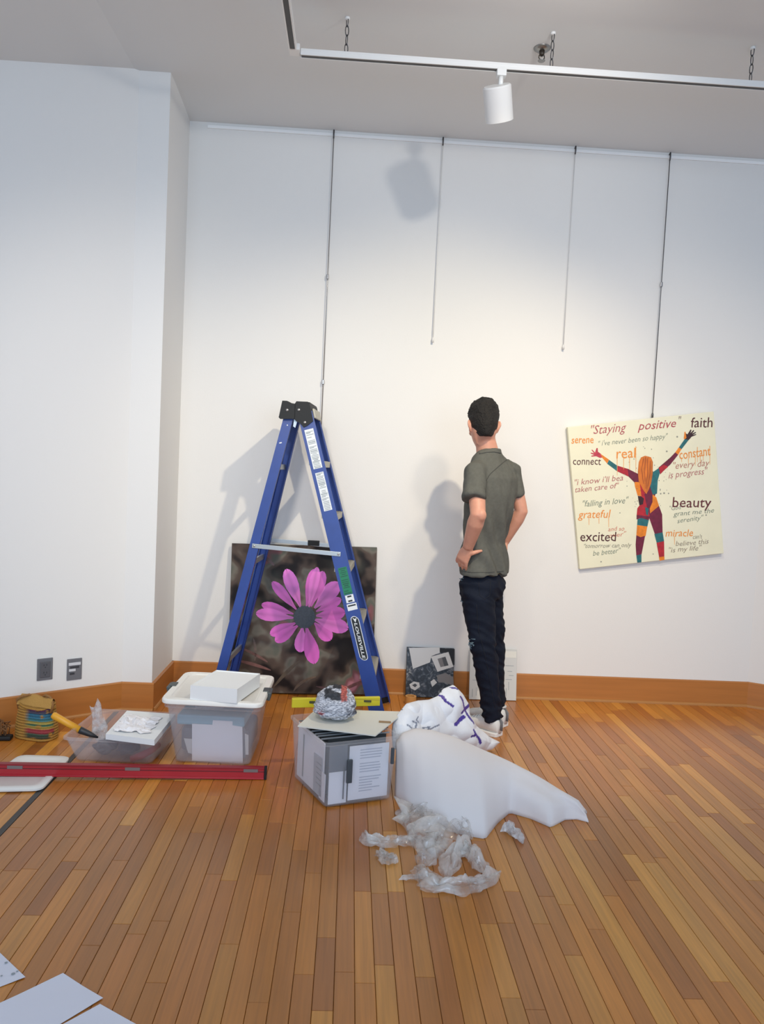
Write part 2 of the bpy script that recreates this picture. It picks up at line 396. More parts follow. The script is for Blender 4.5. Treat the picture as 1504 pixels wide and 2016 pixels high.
# elbow and side track running back towards the viewer
t2 = thing('light_track', 'short side light track running toward the viewer at the upper left end', 'track light', (-.345, 3.0, TZ))
m = MB(); m.box((-.352, 2.9, TZ+.010), (.036, 1.36, .018), bev=.002); m.build('rail', trw, t2)
m = MB()
for s in (-1, 1): m.box((-.352+s*.0145, 2.9, TZ-.004), (.006, 1.36, .013))
m.build('rail_lip', trw, t2)
m = MB(); m.box((-.352, 2.9, TZ-.0035), (.021, 1.34, .011)); m.build('slot', trd, t2)
m = MB(); m.box((-.346, TY-.012, TZ+.008), (.052, .06, .03), bev=.004); m.build('elbow_joint', trw, t2)
def chain(x, y, z0, label):
    z1 = cz(x, y)+.002; t = thing('support_chain', label, 'chain', (x, y, z0), 'chains that hold the light track')
    n = 4; h = (z1-z0)/n
    for i in range(n):
        c = Vector((x, y, z0+h*(i+.5))); m = MB(); R = Matrix.Rotation(PI/2*(i % 2)+.5, 3, 'Z')
        pts = [c+R@Vector((math.cos(a)*.0085, 0, math.sin(a)*h*.58)) for a in [2*PI*q/12 for q in range(13)]]
        m.tube(pts, .0022, 6, False); m.build('link', dsteel, t, True)
    m = MB(); m.tube([(x, y, z1-.012), (x, y, z1)], .012, 10); m.build('ceiling_anchor', trw, t, True)
for px_, lb in ((681, 'thin metal chain at the left end of the white track'), (1085, 'thin metal chain beside the sprinkler head'), (1477, 'thin metal chain at the right edge of the frame, above the track')):
    q = at(px_, 105+(px_-597)*.0645, TY); chain(q.x, TY, TZ+.012, lb)
q = at(583, 20, 3.3); chain(-.352, 3.36, TZ+.017, 'thin metal chain above the side track')
# lamp head
lt = thing('track_lamp', 'white cylindrical spotlight clipped under the light track', 'lamp', (.592, TY, 3.05))
lx = at(987, 140, TY).x
m = MB(); m.box((lx, TY, TZ-.026), (.044, .038, .034), bev=.003); m.build('adapter', trw, lt)
m = MB(); m.tube([(lx, TY, TZ-.04), (lx, TY, TZ-.085)], .011, 12); m.build('stem', trw, lt, True)
c0 = at(978, 168, TY-.02); c1 = at(983, 238, TY+.055)
ax = (c1-c0).normalized(); Lh = (c1-c0).length
R = frame_from(-ax, (0, 1, 0)); ctr = (c0+c1)/2
m = MB(); lathe(m, ctr, [(.0, Lh/2), (.060, Lh/2), (.066, Lh/2-.006), (.066, -Lh/2), (.061, -Lh/2), (.060, -Lh/2+.03), (0, -Lh/2+.03)], 32, R)
o = m.build('lamp_housing', trw, lt); smooth_by_angle(o)
m = MB(); lathe(m, ctr-R@Vector((0, 0, Lh/2-.022)), [(0, .004), (.056, .004), (.058, 0), (0, 0)], 24, R); m.build('lens', mat('lamp_lens', (60, 60, 62), .2), lt)
# sprinkler head
sp = fl(1067, 100, 3.46); sx, sy = sp.x, sp.y; szz = cz(sx, sy)
t = thing('sprinkler_head', 'small dark fire sprinkler head on the ceiling by the middle chain', 'sprinkler', (sx, sy, szz-.06))
m = MB(); lathe(m, (sx, sy, szz-.014), [(0, 0), (.026, .0), (.040, .010), (.042, .016), (0, .016)], 20); m.build('escutcheon', mat('chrome_dull', (150, 148, 144), .3, .8), t, True)
m = MB(); lathe(m, (sx, sy, szz-.038), [(.006, 0), (.012, .006), (.014, .026), (.006, .028)], 12); m.build('body', mat('brass_dark', (70, 62, 54), .4, .6), t, True)
m = MB()
for s in (-1, 1): m.tube([(sx+s*.012, sy, szz-.034), (sx+s*.014, sy, szz-.046), (sx+s*.003, sy, szz-.058)], .0025, 6)
m.build('frame_arm', mat('brass_dark', (70, 62, 54)), t)
m = MB(); lathe(m, (sx, sy, szz-.061), [(0, 0), (.017, 0), (.018, .002), (0, .003)], 14); m.build('deflector', mat('chrome_dull', (150, 148, 144)), t)

# ---------------------------------------------------------------- step ladder
blue = mat('ladder_blue_fibreglass', (38, 66, 140), .38, bump=.03, bscale=300, var=.08, vscale=14)
alu = mat('brushed_aluminium', (186, 190, 190), .35, .75); blk = mat('black_plastic', (14, 15, 16), .6); tan = mat('step_aluminium', (178, 174, 160), .45, .4)
rivm = mat('rivet_steel', (196, 196, 196), .3, .8); white_l = mat('label_white', (224, 228, 230), .5); lblk = mat('label_black', (22, 24, 26), .45)
lgrn = mat('label_green', (20, 120, 84), .5); lgr = mat('label_print_grey', (150, 158, 162), .6)
ladder = thing('step_ladder', 'open blue fibreglass step ladder with black top cap in front of the flower picture', 'ladder', (-.2, 4.3, 0))
wv = Vector((.08, .9968, 0)); sv = Vector((.9968, -.08, 0)); HWB = .232
BRm = Vector((.222, 4.075, 0))+wv*HWB; BLm = BRm-sv*.945
TRn = at(600, 812, 4.22); topz = TRn.z; TRm = TRn+wv*.15; TLm = TRm-sv*.085
def rail(bot, top, wide, side, near, name, m_):
    """channel rail; side=+1 for the flange side facing the far rail"""
    d = (top-bot).normalized(); wd = sv; inw = wv*near
    mb = MB(); mb.frame(bot, top, wide, .005, wd, col=None)
    for s in (-1, 1): mb.frame(bot+wd*s*(wide/2-.003)+inw*.013, top+wd*s*(wide/2-.003)+inw*.013, .005, .026, wd)
    return mb.build(name, m_, ladder)
ends = {}
for nf, nm in ((1, 'near'), (-1, 'far')):
    rb = BRm-wv*nf*HWB; rt = TRm-wv*nf*.150
    lb = BLm-wv*nf*HWB; lt_ = TLm-wv*nf*.135
    ends[nm] = (rb, rt, lb, lt_)
    rail(rb+Vector((0, 0, .012)), rt, .082, 1, nf, 'rail', blue)
    rail(lb+Vector((0, 0, .012)), lt_+Vector((0, 0, -.002)), .052, 1, nf, 'rail', blue)
    for b_, t_, w_ in ((rb, rt, .086), (lb, lt_, .056)):
        m = MB(); d = (t_-b_).normalized(); m.frame(b_+Vector((0, 0, .001)), b_+d*.035, w_, .012, sv); m.build('foot_pad', blk, ladder)
# steps between the front rails
rb, rt, lb, lt_ = ends['near']; fb, ft, gb, gt = ends['far']
for i in range(1, 6):
    k = i*.288/topz
    a_ = rb.lerp(rt, k)+wv*.006; b_ = fb.lerp(ft, k)-wv*.006
    m = MB(); m.box((a_+b_)/2, (.084, (b_-a_).length, .005), frame_from((0, 0, 1), sv))
    m.box((a_+b_)/2+sv*.040+Vector((0, 0, -.016)), (.005, (b_-a_).length, .03), frame_from((0, 0, 1), sv))
    m.box((a_+b_)/2-sv*.040+Vector((0, 0, -.012)), (.005, (b_-a_).length, .022), frame_from((0, 0, 1), sv))
    st = m.build('step', tan, ladder)
    m = MB()
    for s in (-.028, -.014, 0, .014, .028): m.box((a_+b_)/2+sv*s+Vector((0, 0, .0035)), (.004, (b_-a_).length*.94, .002), frame_from((0, 0, 1), sv))
    m.build('tread_ridge', tan, st)
    m = MB(); m.prism([a_+sv*.042+Vector((0, 0, -.004)), a_+sv*.042+Vector((0, 0, -.062)), a_+sv*.040+wv*.055+Vector((0, 0, -.006))], sv*.003)
    m.build('corner_brace', tan, st)
# rear horizontals
for z in (.30, .86, 1.40):
    k = z/topz; a_ = lb.lerp(lt_, k)+wv*.003; b_ = gb.lerp(gt, k)-wv*.003
    m = MB(); m.frame(a_, b_, .03, .014, (0, 0, 1)); m.build('rear_brace', alu, ladder)
# spreader bars
def on_rail(b_, t_, z): return b_.lerp(t_, z/t_.z)
zn = at(500, 1084, 4.1).z; zf = zn
def spreader(b_, t_, c_, d_, nf):
    p = on_rail(c_, d_, zn+.015)-wv*nf*.006; q = on_rail(b_, t_, zn-.005)-wv*nf*.006
    e = (q-p).normalized()
    m = MB(); m.frame(p-e*.012, q+e*.012, .024, .004, (0, 0, 1), .001); sp_ = m.build('spreader', alu, ladder)
    m = MB()
    for pt in (p, q): m = MB(); m.tube([pt-wv*nf*.001, pt-wv*nf*.006], .006, 10); m.build('rivet', rivm, sp_, True)
    return p, q
spreader(rb, rt, lb, lt_, 1)
p, q = spreader(fb, ft, gb, gt, -1); mm = p.lerp(q, .6)
m = MB(); m.box(mm+Vector((0, 0, .006)), (.07, .012, .032), frame_from((0, 0, 1), sv), .003); m.build('spreader_lock', blk, ladder)
# top cap: black moulded cheeks near and far, bridged by the top plate
capc = (TRm+TLm)/2
def capP(u, v, w_): return capc+sv*u+Vector((0, 0, v))+wv*w_
cap_prof_r = [(-.012, .045), (-.004, .058), (.058, .058), (.068, .052), (.092, -.045), (.062, -.072), (.042, -.082), (.022, -.062), (-.002, -.05), (-.012, -.04)]
cap_prof_l = [(-.082, .058), (-.055, .058), (-.042, .048), (-.008, .044), (-.008, -.038), (-.090, -.042), (-.098, -.034)]
cap = MB()
for w0, w1 in ((-.164, -.150), (.150, .164)):
    for pr in (cap_prof_r, cap_prof_l): cap.prism([capP(u_, v_, w0) for u_, v_ in pr], wv*(w1-w0))
cap.box(capP(.030, .053, 0), (.074, .30, .008), frame_from((0, 0, 1), sv)); cap.box(capP(-.066, .053, 0), (.030, .30, .008), frame_from((0, 0, 1), sv))
cap.box(capP(-.015, .042, 0), (.07, .30, .006), frame_from((0, 0, 1), sv))
cap.box(capP(.064, .030, 0), (.008, .30, .05), frame_from((0, 0, 1), sv)); cap.box(capP(-.080, .030, 0), (.008, .30, .05), frame_from((0, 0, 1), sv))
cap_o = cap.build('top_cap', blk, ladder)
for u_, v_ in ((-.052, .008), (.012, .012), (.048, -.055)):
    m = MB(); m.tube([capP(u_, v_, -.164), capP(u_, v_, -.168)], .0075, 12); m.build('rivet', rivm, cap_o, True)
m = MB(); m.box(capP(.088, .0, .02), (.012, .26, .055), frame_from((0, 0, 1), sv) @ Matrix.Rotation(-.25, 3, 'Y'), .004); m.build('top_step_bracket', tan, ladder)
m = MB(); m.prism([capP(-.018, -.035, -.13), capP(.004, -.035, -.13), capP(-.010, -.085, -.13), capP(-.022, -.078, -.13)], wv*.004); m.build('hinge_plate', alu, ladder)
# labels on the near front rail
dR = (rt-rb).normalized(); Rr = Matrix((sv, -wv, dR)); 
def rail_pt(k, u=0): return rb+(rt-rb)*k-wv*.0026+sv*u
def k_of(py):   # fraction along the rail at a pixel row
    lo, hi = 0, 1
    for _ in range(40):
        md = (lo+hi)/2
        if topx(rail_pt(md))[1] > py: lo = md
        else: hi = md
    return lo
railR = frame_from(dR, sv)
def rail_label(y0, y1, wid, m_, u=0, name='label', lines=0, lm=None, th=.0006):
    a_ = rail_pt(k_of(y0), u); b_ = rail_pt(k_of(y1), u); c_ = (a_+b_)/2-wv*th/2
    mb = MB(); mb.box(c_, (wid, th, (b_-a_).length), railR); o = mb.build(name, m_, ladder)
    if lines:
        rr = random.Random(int(y0)); mb = MB(); n_ = lines; Ld = (b_-a_).length
        for i in range(n_):
            if rr.random() < .12: continue
            f = (i+.7)/(n_+.4); q = a_.lerp(b_, f); wl_ = wid*rr.choice([.8, .8, .7, .5]); hh = Ld/n_*(.62 if rr.random() < .25 else .42)
            mb.box(q-wv*(th+.0003)+sv*((wl_-wid*.8)/2*(1 if rr.random() < .5 else 0)), (wl_, .0004, hh), railR)
        mb.build('label_print', lm or lgr, o)['kind'] = 'stuff'
    return o
rail_label(845, 922, .050, white_l, 0, 'instruction_label', 26)
rail_label(930, 1005, .046, white_l, .001, 'instruction_label', 24)
rail_label(1117, 1170, .048, lgrn, .002, 'green_label', 14, mat('green_print', (12, 84, 62), .5))
rail_label(1171, 1186, .046, white_l, .004, 'rating_label', 3, lblk)
rail_label(1188, 1201, .054, white_l, .006, 'barcode_label', 2, lblk)
# brand plate: rounded black plate, white rim, lettering
def stadium(c_, hw, hl, n_=10):
    P = []
    for i in range(n_+1): a_ = PI*i/n_; P.append((math.cos(a_)*hw, hl-hw+math.sin(a_)*hw))
    for i in range(n_+1): a_ = PI+PI*i/n_; P.append((math.cos(a_)*hw, -hl+hw+math.sin(a_)*hw))
    return [c_+sv*x_+dR*y_ for x_, y_ in P]
ka, kb = k_of(1300), k_of(1213); cpl = (rail_pt(ka)+rail_pt(kb))/2+sv*.004; hl = (rail_pt(kb)-rail_pt(ka)).length/2
m = MB(); m.prism(stadium(cpl, .023, hl), -wv*.0006); bp_ = m.build('brand_plate', white_l, ladder)
m = MB(); m.prism(stadium(cpl-wv*.0006, .0195, hl-.0035), -wv*.0004); m.build('plate_field', lblk, bp_)
FONT = {}
def text_mesh(txt, shear=0, bold=0, cap_h=False):
    key = (txt, shear, bold)
    if key in FONT: return FONT[key]
    cu = bpy.data.curves.new('lettering', 'FONT'); cu.body = txt; cu.size = 1; cu.shear = shear; cu.offset = bold; cu.resolution_u = 2
    o = bpy.data.objects.new('lettering_src', cu); COL.objects.link(o)
    dg = bpy.context.evaluated_depsgraph_get(); dg.update(); me = bpy.data.meshes.new_from_object(o.evaluated_get(dg))
    V = [v.co.copy() for v in me.vertices]; Fc = [tuple(p.vertices) for p in me.polygons]
    bpy.data.objects.remove(o); bpy.data.curves.remove(cu); bpy.data.meshes.remove(me)
    FONT[key] = (V, Fc); return V, Fc
def put_text(mb, txt, org, xd, yd, height, width=None, shear=0, bold=0, wob=0, seed=0):
    V, Fc = text_mesh(txt, shear, bold)
    if not V: return
    x0_ = min(v.x for v in V); x1_ = max(v.x for v in V); sxx = (width/(x1_-x0_)) if width else height/.7
    rr = random.Random(seed)
    mb.add([org+xd*(v.x-x0_)*sxx+yd*(v.y/.7*height+(math.sin((v.x-x0_)*sxx*wob_k+seed)*wob if wob else 0)) for v in V], Fc)
wob_k = 90
m = MB(); xdir = -dR; ydir = sv
put_text(m, 'LOUISVILLE', cpl-wv*.0013+dR*(hl-.040)-sv*.0085, xdir, ydir, .0165, 2*hl-.050, bold=.018)
P0 = cpl-wv*.0013+dR*(hl-.020)
m.add([P0+sv*.012+dR*.012, P0+sv*.000+dR*.004, P0-sv*.012+dR*.012, P0-dR*.016], [(0, 1, 3), (1, 2, 3)])
m.build('plate_lettering', white_l, bp_, fix=False)
# scuff marks/paint dots on the rear rail
m = MB()
for py, u_ in ((837, .006), (872, -.006)):
    k_ = 0; lo, hi = 0, 1
    for _ in range(30):
        md = (lo+hi)/2
        if topx(lb.lerp(lt_, md))[1] > py: lo = md
        else: hi = md
    c_ = lb.lerp(lt_, lo)+sv*u_-wv*.003; m.box(c_, (.014 if u_ < 0 else .006, .0008, .006), railR)
m.build('paint_mark', white_l, ladder)['kind'] = 'stuff'

# ---------------------------------------------------------------- flat prints
class Plane:
    def __init__(s, P, xd, yd): s.P = Vector(P); s.x = Vector(xd).normalized(); s.y = Vector(yd).normalized(); s.n = s.x.cross(s.y)   # n points to the viewer
    def px(s, x, y, off=0): return onp(x, y, s.P+s.n*off, s.n)
    def uv(s, p): q = p-s.P; return q.dot(s.x), q.dot(s.y)
    def pt(s, u_, v_, off=0): return s.P+s.x*u_+s.y*v_+s.n*off
# flower picture leaning on the wall
lean = nrm((0, .070, .92))
FP = Plane((-.70, 4.636, .003), (.9, .018, .012), lean)
FP.y = (lean-FP.x*lean.dot(FP.x)).normalized(); FP.n = FP.x.cross(FP.y)
FW, FH = .895, .915
def panel(name, pl, w_, h_, th, m_, label, cat, edge=None):
    t = thing(name, label, cat, pl.pt(w_/2, 0))
    c_ = pl.pt(w_/2, h_/2, -th/2); R_ = Matrix((pl.x, pl.y, pl.n)).transposed()
    m = MB(); m.box(c_, (w_, h_, th), R_, .001); m.build('backing_panel', edge or mat('panel_edge_dark', (48, 44, 44), .5), t)
    m = MB(); m.box(pl.pt(w_/2, h_/2, .0004), (w_-.003, h_-.003, .0008), R_); f = m.build('print', m_, t)
    return t, f
def bokeh_mat():
    m = bpy.data.materials.new('flower_print_background'); m.use_nodes = True; nt = m.node_tree; b = nt.nodes['Principled BSDF']; N = nt.nodes.new; L = nt.links.new
    tc = N('ShaderNodeTexCoord'); n1 = N('ShaderNodeTexNoise'); n1.inputs['Scale'].default_value = 5.2; n1.inputs['Detail'].default_value = 2.2; n1.inputs['Distortion'].default_value = .1
    L(tc.outputs['Object'], n1.inputs[0]); r = N('ShaderNodeValToRGB'); e = r.color_ramp.elements; r.color_ramp.interpolation = 'EASE'
    e[0].position = .38; e[0].color = lin((24, 15, 15)); e[1].position = .48; e[1].color = lin((84, 70, 62))
    for p_, c_ in ((.54, (112, 106, 96)), (.59, (96, 98, 88)), (.65, (130, 84, 88)), (.72, (184, 124, 138))):
        q = e.new(p_); q.color = lin(c_)
    L(n1.outputs[0], r.inputs[0])
    v = N('ShaderNodeTexVoronoi'); v.inputs['Scale'].default_value = 7; v.feature = 'SMOOTH_F1'; L(tc.outputs['Object'], v.inputs['Vector'])
    vr = N('ShaderNodeMapRange'); vr.inputs[1].default_value = .15; vr.inputs[2].default_value = .5; vr.inputs[3].default_value = .3; vr.inputs[4].default_value = 0; L(v.outputs['Distance'], vr.inputs[0])
    n2 = N('ShaderNodeTexNoise'); n2.inputs['Scale'].default_value = 3; L(tc.outputs['Object'], n2.inputs[0])
    r2 = N('ShaderNodeValToRGB'); e = r2.color_ramp.elements; e[0].position = .42; e[0].color = lin((44, 34, 30)); e[1].position = .6; e[1].color = lin((104, 108, 98)); L(n2.outputs[0], r2.inputs[0])
    mx = N('ShaderNodeMix'); mx.data_type = 'RGBA'; L(vr.outputs[0], mx.inputs[0]); L(r.outputs[0], mx.inputs[6]); L(r2.outputs[0], mx.inputs[7])
    L(mx.outputs[2], b.inputs['Base Color']); b.inputs['Roughness'].default_value = .55; b.inputs['Specular IOR Level'].default_value = .25; return m
ft_, fprint = panel('flower_picture', FP, FW, FH, .014, bokeh_mat(), 'large square picture of a pink daisy leaning on the wall behind the ladder', 'picture')
def z1(x, y): return (400+x/3.15, 780+y/3.15)
# blurred twigs printed across the lower part
for pts, wd_, c_ in (([(215, 1640), (300, 1655), (420, 1700)], 16, (150, 104, 98)), ([(230, 1560), (330, 1600), (400, 1650)], 14, (138, 100, 92)), ([(850, 1830), (930, 1790), (1010, 1760)], 16, (140, 92, 92)),
                     ([(700, 1800), (800, 1820), (880, 1800)], 12, (110, 74, 72)), ([(310, 1500), (330, 1560), (320, 1640)], 12, (132, 112, 100)), ([(440, 1800), (520, 1700), (600, 1640)], 18, (104, 88, 70)),
                     ([(560, 1830), (600, 1760), (700, 1740)], 14, (120, 96, 74)), ([(330, 985), (400, 1000), (440, 1050)], 20, (128, 86, 78))):
    tw = MB(); C_ = []
    for k in range(13):
        t_ = k/12; p_ = Vector(pts[0])*(1-t_)**2+Vector(pts[len(pts)//2] if len(pts) > 2 else (Vector(pts[0])+Vector(pts[1]))/2)*2*t_*(1-t_)+Vector(pts[-1])*t_**2
        C_.append((p_, wd_/2*(.25+math.sin(PI*min(1, max(0, t_)))**.6)))
    rows = []
    for k, (p_, h_) in enumerate(C_):
        d_ = (C_[min(k+1, 12)][0]-C_[max(k-1, 0)][0]).normalized(); nn = Vector((-d_.y, d_.x)); rows.append([FP.px(*z1(*(p_+nn*h_*s_)), .0010) for s_ in (-1, 0, 1)])
    tw.grid(rows); tw.build('printed_twig', mat('twig_%d_%d' % (c_[0], c_[1]), tuple(int(q*.82) for q in c_), .35, var=.25, vscale=24), fprint, fix=False)
petals = [((605, 1310), (513, 1072), 84), ((580, 1325), (428, 1150), 62), ((560, 1350), (362, 1290), 62), ((560, 1375), (327, 1345), 78), ((575, 1405), (415, 1478), 70), ((590, 1420), (447, 1522), 70),
          ((615, 1430), (600, 1588), 78), ((640, 1430), (690, 1660), 92), ((690, 1405), (793, 1512), 84), ((690, 1385), (900, 1442), 92), ((700, 1362), (880, 1340), 84), ((700, 1335), (855, 1256), 64),
          ((690, 1315), (842, 1155), 96), ((640, 1305), (688, 1072), 66), ((668, 1305), (745, 1085), 78), ((655, 1310), (708, 1060), 60)]
for i, (b_, t_, w_) in enumerate(petals):
    b_ = Vector(b_); t_ = Vector(t_); d_ = t_-b_; Lp = d_.length; d_.normalize(); nn = Vector((-d_.y, d_.x)); m = MB(); rr = random.Random(i)
    prof = [(0, .12), (.15, .32), (.35, .72), (.55, .98), (.72, 1), (.86, .82), (.95, .5), (1.0, .12)]
    rows = []; cols_ = []
    for f, hw in prof:
        row = []
        for s in (-1, -.5, 0, .5, 1):
            notch = -.045*Lp*(1 if s == 0 and f > .98 else 0)
            q = b_+d_*(f*Lp+notch)+nn*(s*hw*w_/2)
            row.append(FP.px(*z1(*q), .0012+i*.00012))
            sh = .82+.26*f-(.1 if abs(s) < .1 else 0)+rr.uniform(-.03, .03)
            cols_.append(tuple(min(255, k*sh) for k in ((214, 100, 192) if i % 3 else (226, 118, 206))))
        rows.append(row)
    m.grid(rows); m.c = cols_; m.build('printed_petal', attr_mat('petal_print', .35), fprint, fix=False)
c_ = Vector((628, 1370)); m = MB(); P = []
for k in range(44):
    r_ = 66*(1+.05*(k % 2)); P.append(FP.px(*z1(c_.x+r_*math.cos(2*PI*k/44), c_.y+r_*1.03*math.sin(2*PI*k/44)), .0034))
m.add(P, [tuple(range(44))[::-1]]); m.build('printed_flower_centre', mat('flower_centre', (38, 42, 52), .4, var=.3, vscale=90), fprint, fix=False)

# small black and white collage
CP = Plane((.401, 4.675, .003), (1, .03, 0), nrm((0, .05, .31))); CP.y = (CP.y-CP.x*CP.y.dot(CP.x)).normalized(); CP.n = CP.x.cross(CP.y)
cm = bpy.data.materials.new('collage_print'); cm.use_nodes = True; nt = cm.node_tree; b = nt.nodes['Principled BSDF']; N = nt.nodes.new
tc = N('ShaderNodeTexCoord'); n1 = N('ShaderNodeTexNoise'); n1.inputs['Scale'].default_value = 26; n1.inputs['Detail'].default_value = 3; n1.inputs['Distortion'].default_value = 1.5; nt.links.new(tc.outputs['Object'], n1.inputs[0])
r = N('ShaderNodeValToRGB'); e = r.color_ramp.elements; e[0].position = .42; e[0].color = lin((36, 40, 46)); e[1].position = .74; e[1].color = lin((170, 168, 164)); q = e.new(.55); q.color = lin((66, 72, 80)); nt.links.new(n1.outputs[0], r.inputs[0]); nt.links.new(r.outputs[0], b.inputs['Base Color']); b.inputs['Roughness'].default_value = .4
ct, cprint = panel('collage_picture', CP, .300, .308, .012, cm, 'small black and white collage picture leaning on the baseboard left of the man', 'picture')
def z4(x, y): return (780+x/5.785, 1240+y/5.785)
def decal(pl, pts, off, m_, parent, name, conv, fix=False):
    m = MB(); P = [pl.px(*conv(*q), off) for q in pts]; m.add(P, [tuple(range(len(P)))]); return m.build(name, m_, parent, fix=False)
pap = mat('print_paper_pale', (228, 224, 216), .5); pblk = mat('print_black', (26, 26, 28), .5); pgr = mat('print_grey', (134, 128, 124), .5); pdg = mat('print_darkgrey', (84, 84, 84), .5)
decal(CP, [(495, 212), (665, 218), (662, 400), (600, 380), (560, 260), (500, 262)], .0011, pblk, cprint, 'printed_dark_corner', z4)
decal(CP, [(145, 205), (495, 200), (495, 260), (400, 300), (385, 370), (190, 445)], .0013, pap, cprint, 'printed_paper', z4)
decal(CP, [(395, 305), (595, 252), (652, 420), (470, 478)], .0016, pap, cprint, 'printed_frame', z4)
decal(CP, [(470, 330), (560, 305), (596, 405), (505, 425)], .0019, pgr, cprint, 'printed_photo', z4)
decal(CP, [(520, 318), (560, 305), (596, 405), (548, 415)], .0021, pdg, cprint, 'printed_figure', z4)
decal(CP, [(150, 620), (200, 588), (262, 600), (270, 650), (215, 690), (165, 665)], .0013, pap, cprint, 'printed_disc', z4)
decal(CP, [(180, 630), (215, 612), (240, 630), (215, 655)], .0016, pdg, cprint, 'printed_disc_centre', z4)
decal(CP, [(390, 590), (430, 560), (465, 600), (410, 650)], .0013, pap, cprint, 'printed_paper', z4)
decal(CP, [(460, 520), (560, 490), (650, 540), (655, 640), (560, 600), (480, 600)], .0012, pgr, cprint, 'printed_paper', z4)
# white printed board behind the man
WP = Plane((.800, 4.668, .003), (1, .02, 0), nrm((0, .05, .31))); WP.y = (WP.y-WP.x*WP.y.dot(WP.x)).normalized(); WP.n = WP.x.cross(WP.y)
wt, wprint = panel('printed_board', WP, .300, .315, .008, mat('board_white_print', (208, 208, 204), .55), 'white printed board leaning on the baseboard behind the man\'s legs', 'board', mat('board_edge_white', (190, 190, 186), .6))
m = MB(); rr = random.Random(3)
for u_, v_, w_ in ((.02, .235, .05), (.025, .20, .04), (.03, .15, .03), (.02, .12, .04), (.225, .215, .055), (.24, .18, .03), (.25, .155, .03), (.23, .13, .04), (.05, .17, .04)):
    m.box(WP.pt(u_+w_/2, v_, .0011), (w_, .003, .0004), Matrix((WP.x, WP.y, WP.n)).transposed())
for u_, v_ in ((.02, .04), (.045, .05), (.235, .05), (.055, .08), (.25, .09)):
    m.box(WP.pt(u_, v_, .0011), (.003, .05, .0004), Matrix((WP.x, WP.y, WP.n)).transposed())
m.build('printed_lines', lgr, wprint)['kind'] = 'stuff'
m = MB(); m.box(WP.pt(.26, .285, .0012), (.07, .04, .0006), Matrix((WP.x, WP.y, WP.n)).transposed()); m.build('paper_slip', mat('paper_cream', (226, 224, 214), .6), wt)

# ---------------------------------------------------------------- painting
ctrP = Vector((1.849, YW-.046, 1.358)); ang = math.radians(8.9)
PX = Vector((math.cos(ang), -.012, math.sin(ang))).normalized(); PY = Vector((-math.sin(ang), -.02, math.cos(ang))); PY = (PY-PX*PY.dot(PX)).normalized()
PPn = PX.cross(PY); PWd, PHt = .92, .895
PP = Plane(ctrP-PX*PWd/2-PY*PHt/2, PX, PY)
pt_ = thing('canvas_painting', 'tilted cream canvas painting of a multicoloured figure with raised arms, hanging on the wall', 'painting', ctrP-Vector((0, 0, .52)))
Rp = Matrix((PP.x, PP.y, PP.n)).transposed()
canv = mat('canvas_cream', (236, 232, 204), .7, bump=.12, bscale=500, var=.03, vscale=6)
m = MB(); m.box(PP.pt(PWd/2, PHt/2, -.018), (PWd, PHt, .036), Rp, .003); cv = m.build('canvas', canv, pt_)
m = MB(); wtop = PP.pt(PWd*.52, PHt-.05, -.034); m.tube([PP.pt(.2, PHt-.14, -.038), wtop+Vector((0, .003, .02)), PP.pt(PWd-.2, PHt-.14, -.038)], .0015, 6); m.build('hanging_wire', steel, pt_)
def z5(x, y): return (1090+x/4.178, 790+y/4.178)
RED, MAR, TEAL, ORG, PINK, DK = (176, 28, 42), (108, 20, 52), (34, 104, 110), (226, 128, 26), (190, 56, 74), (52, 22, 26)
def pcol(c): return mat('paint_%d_%d_%d' % c, c, .5, var=.22, vscale=38)
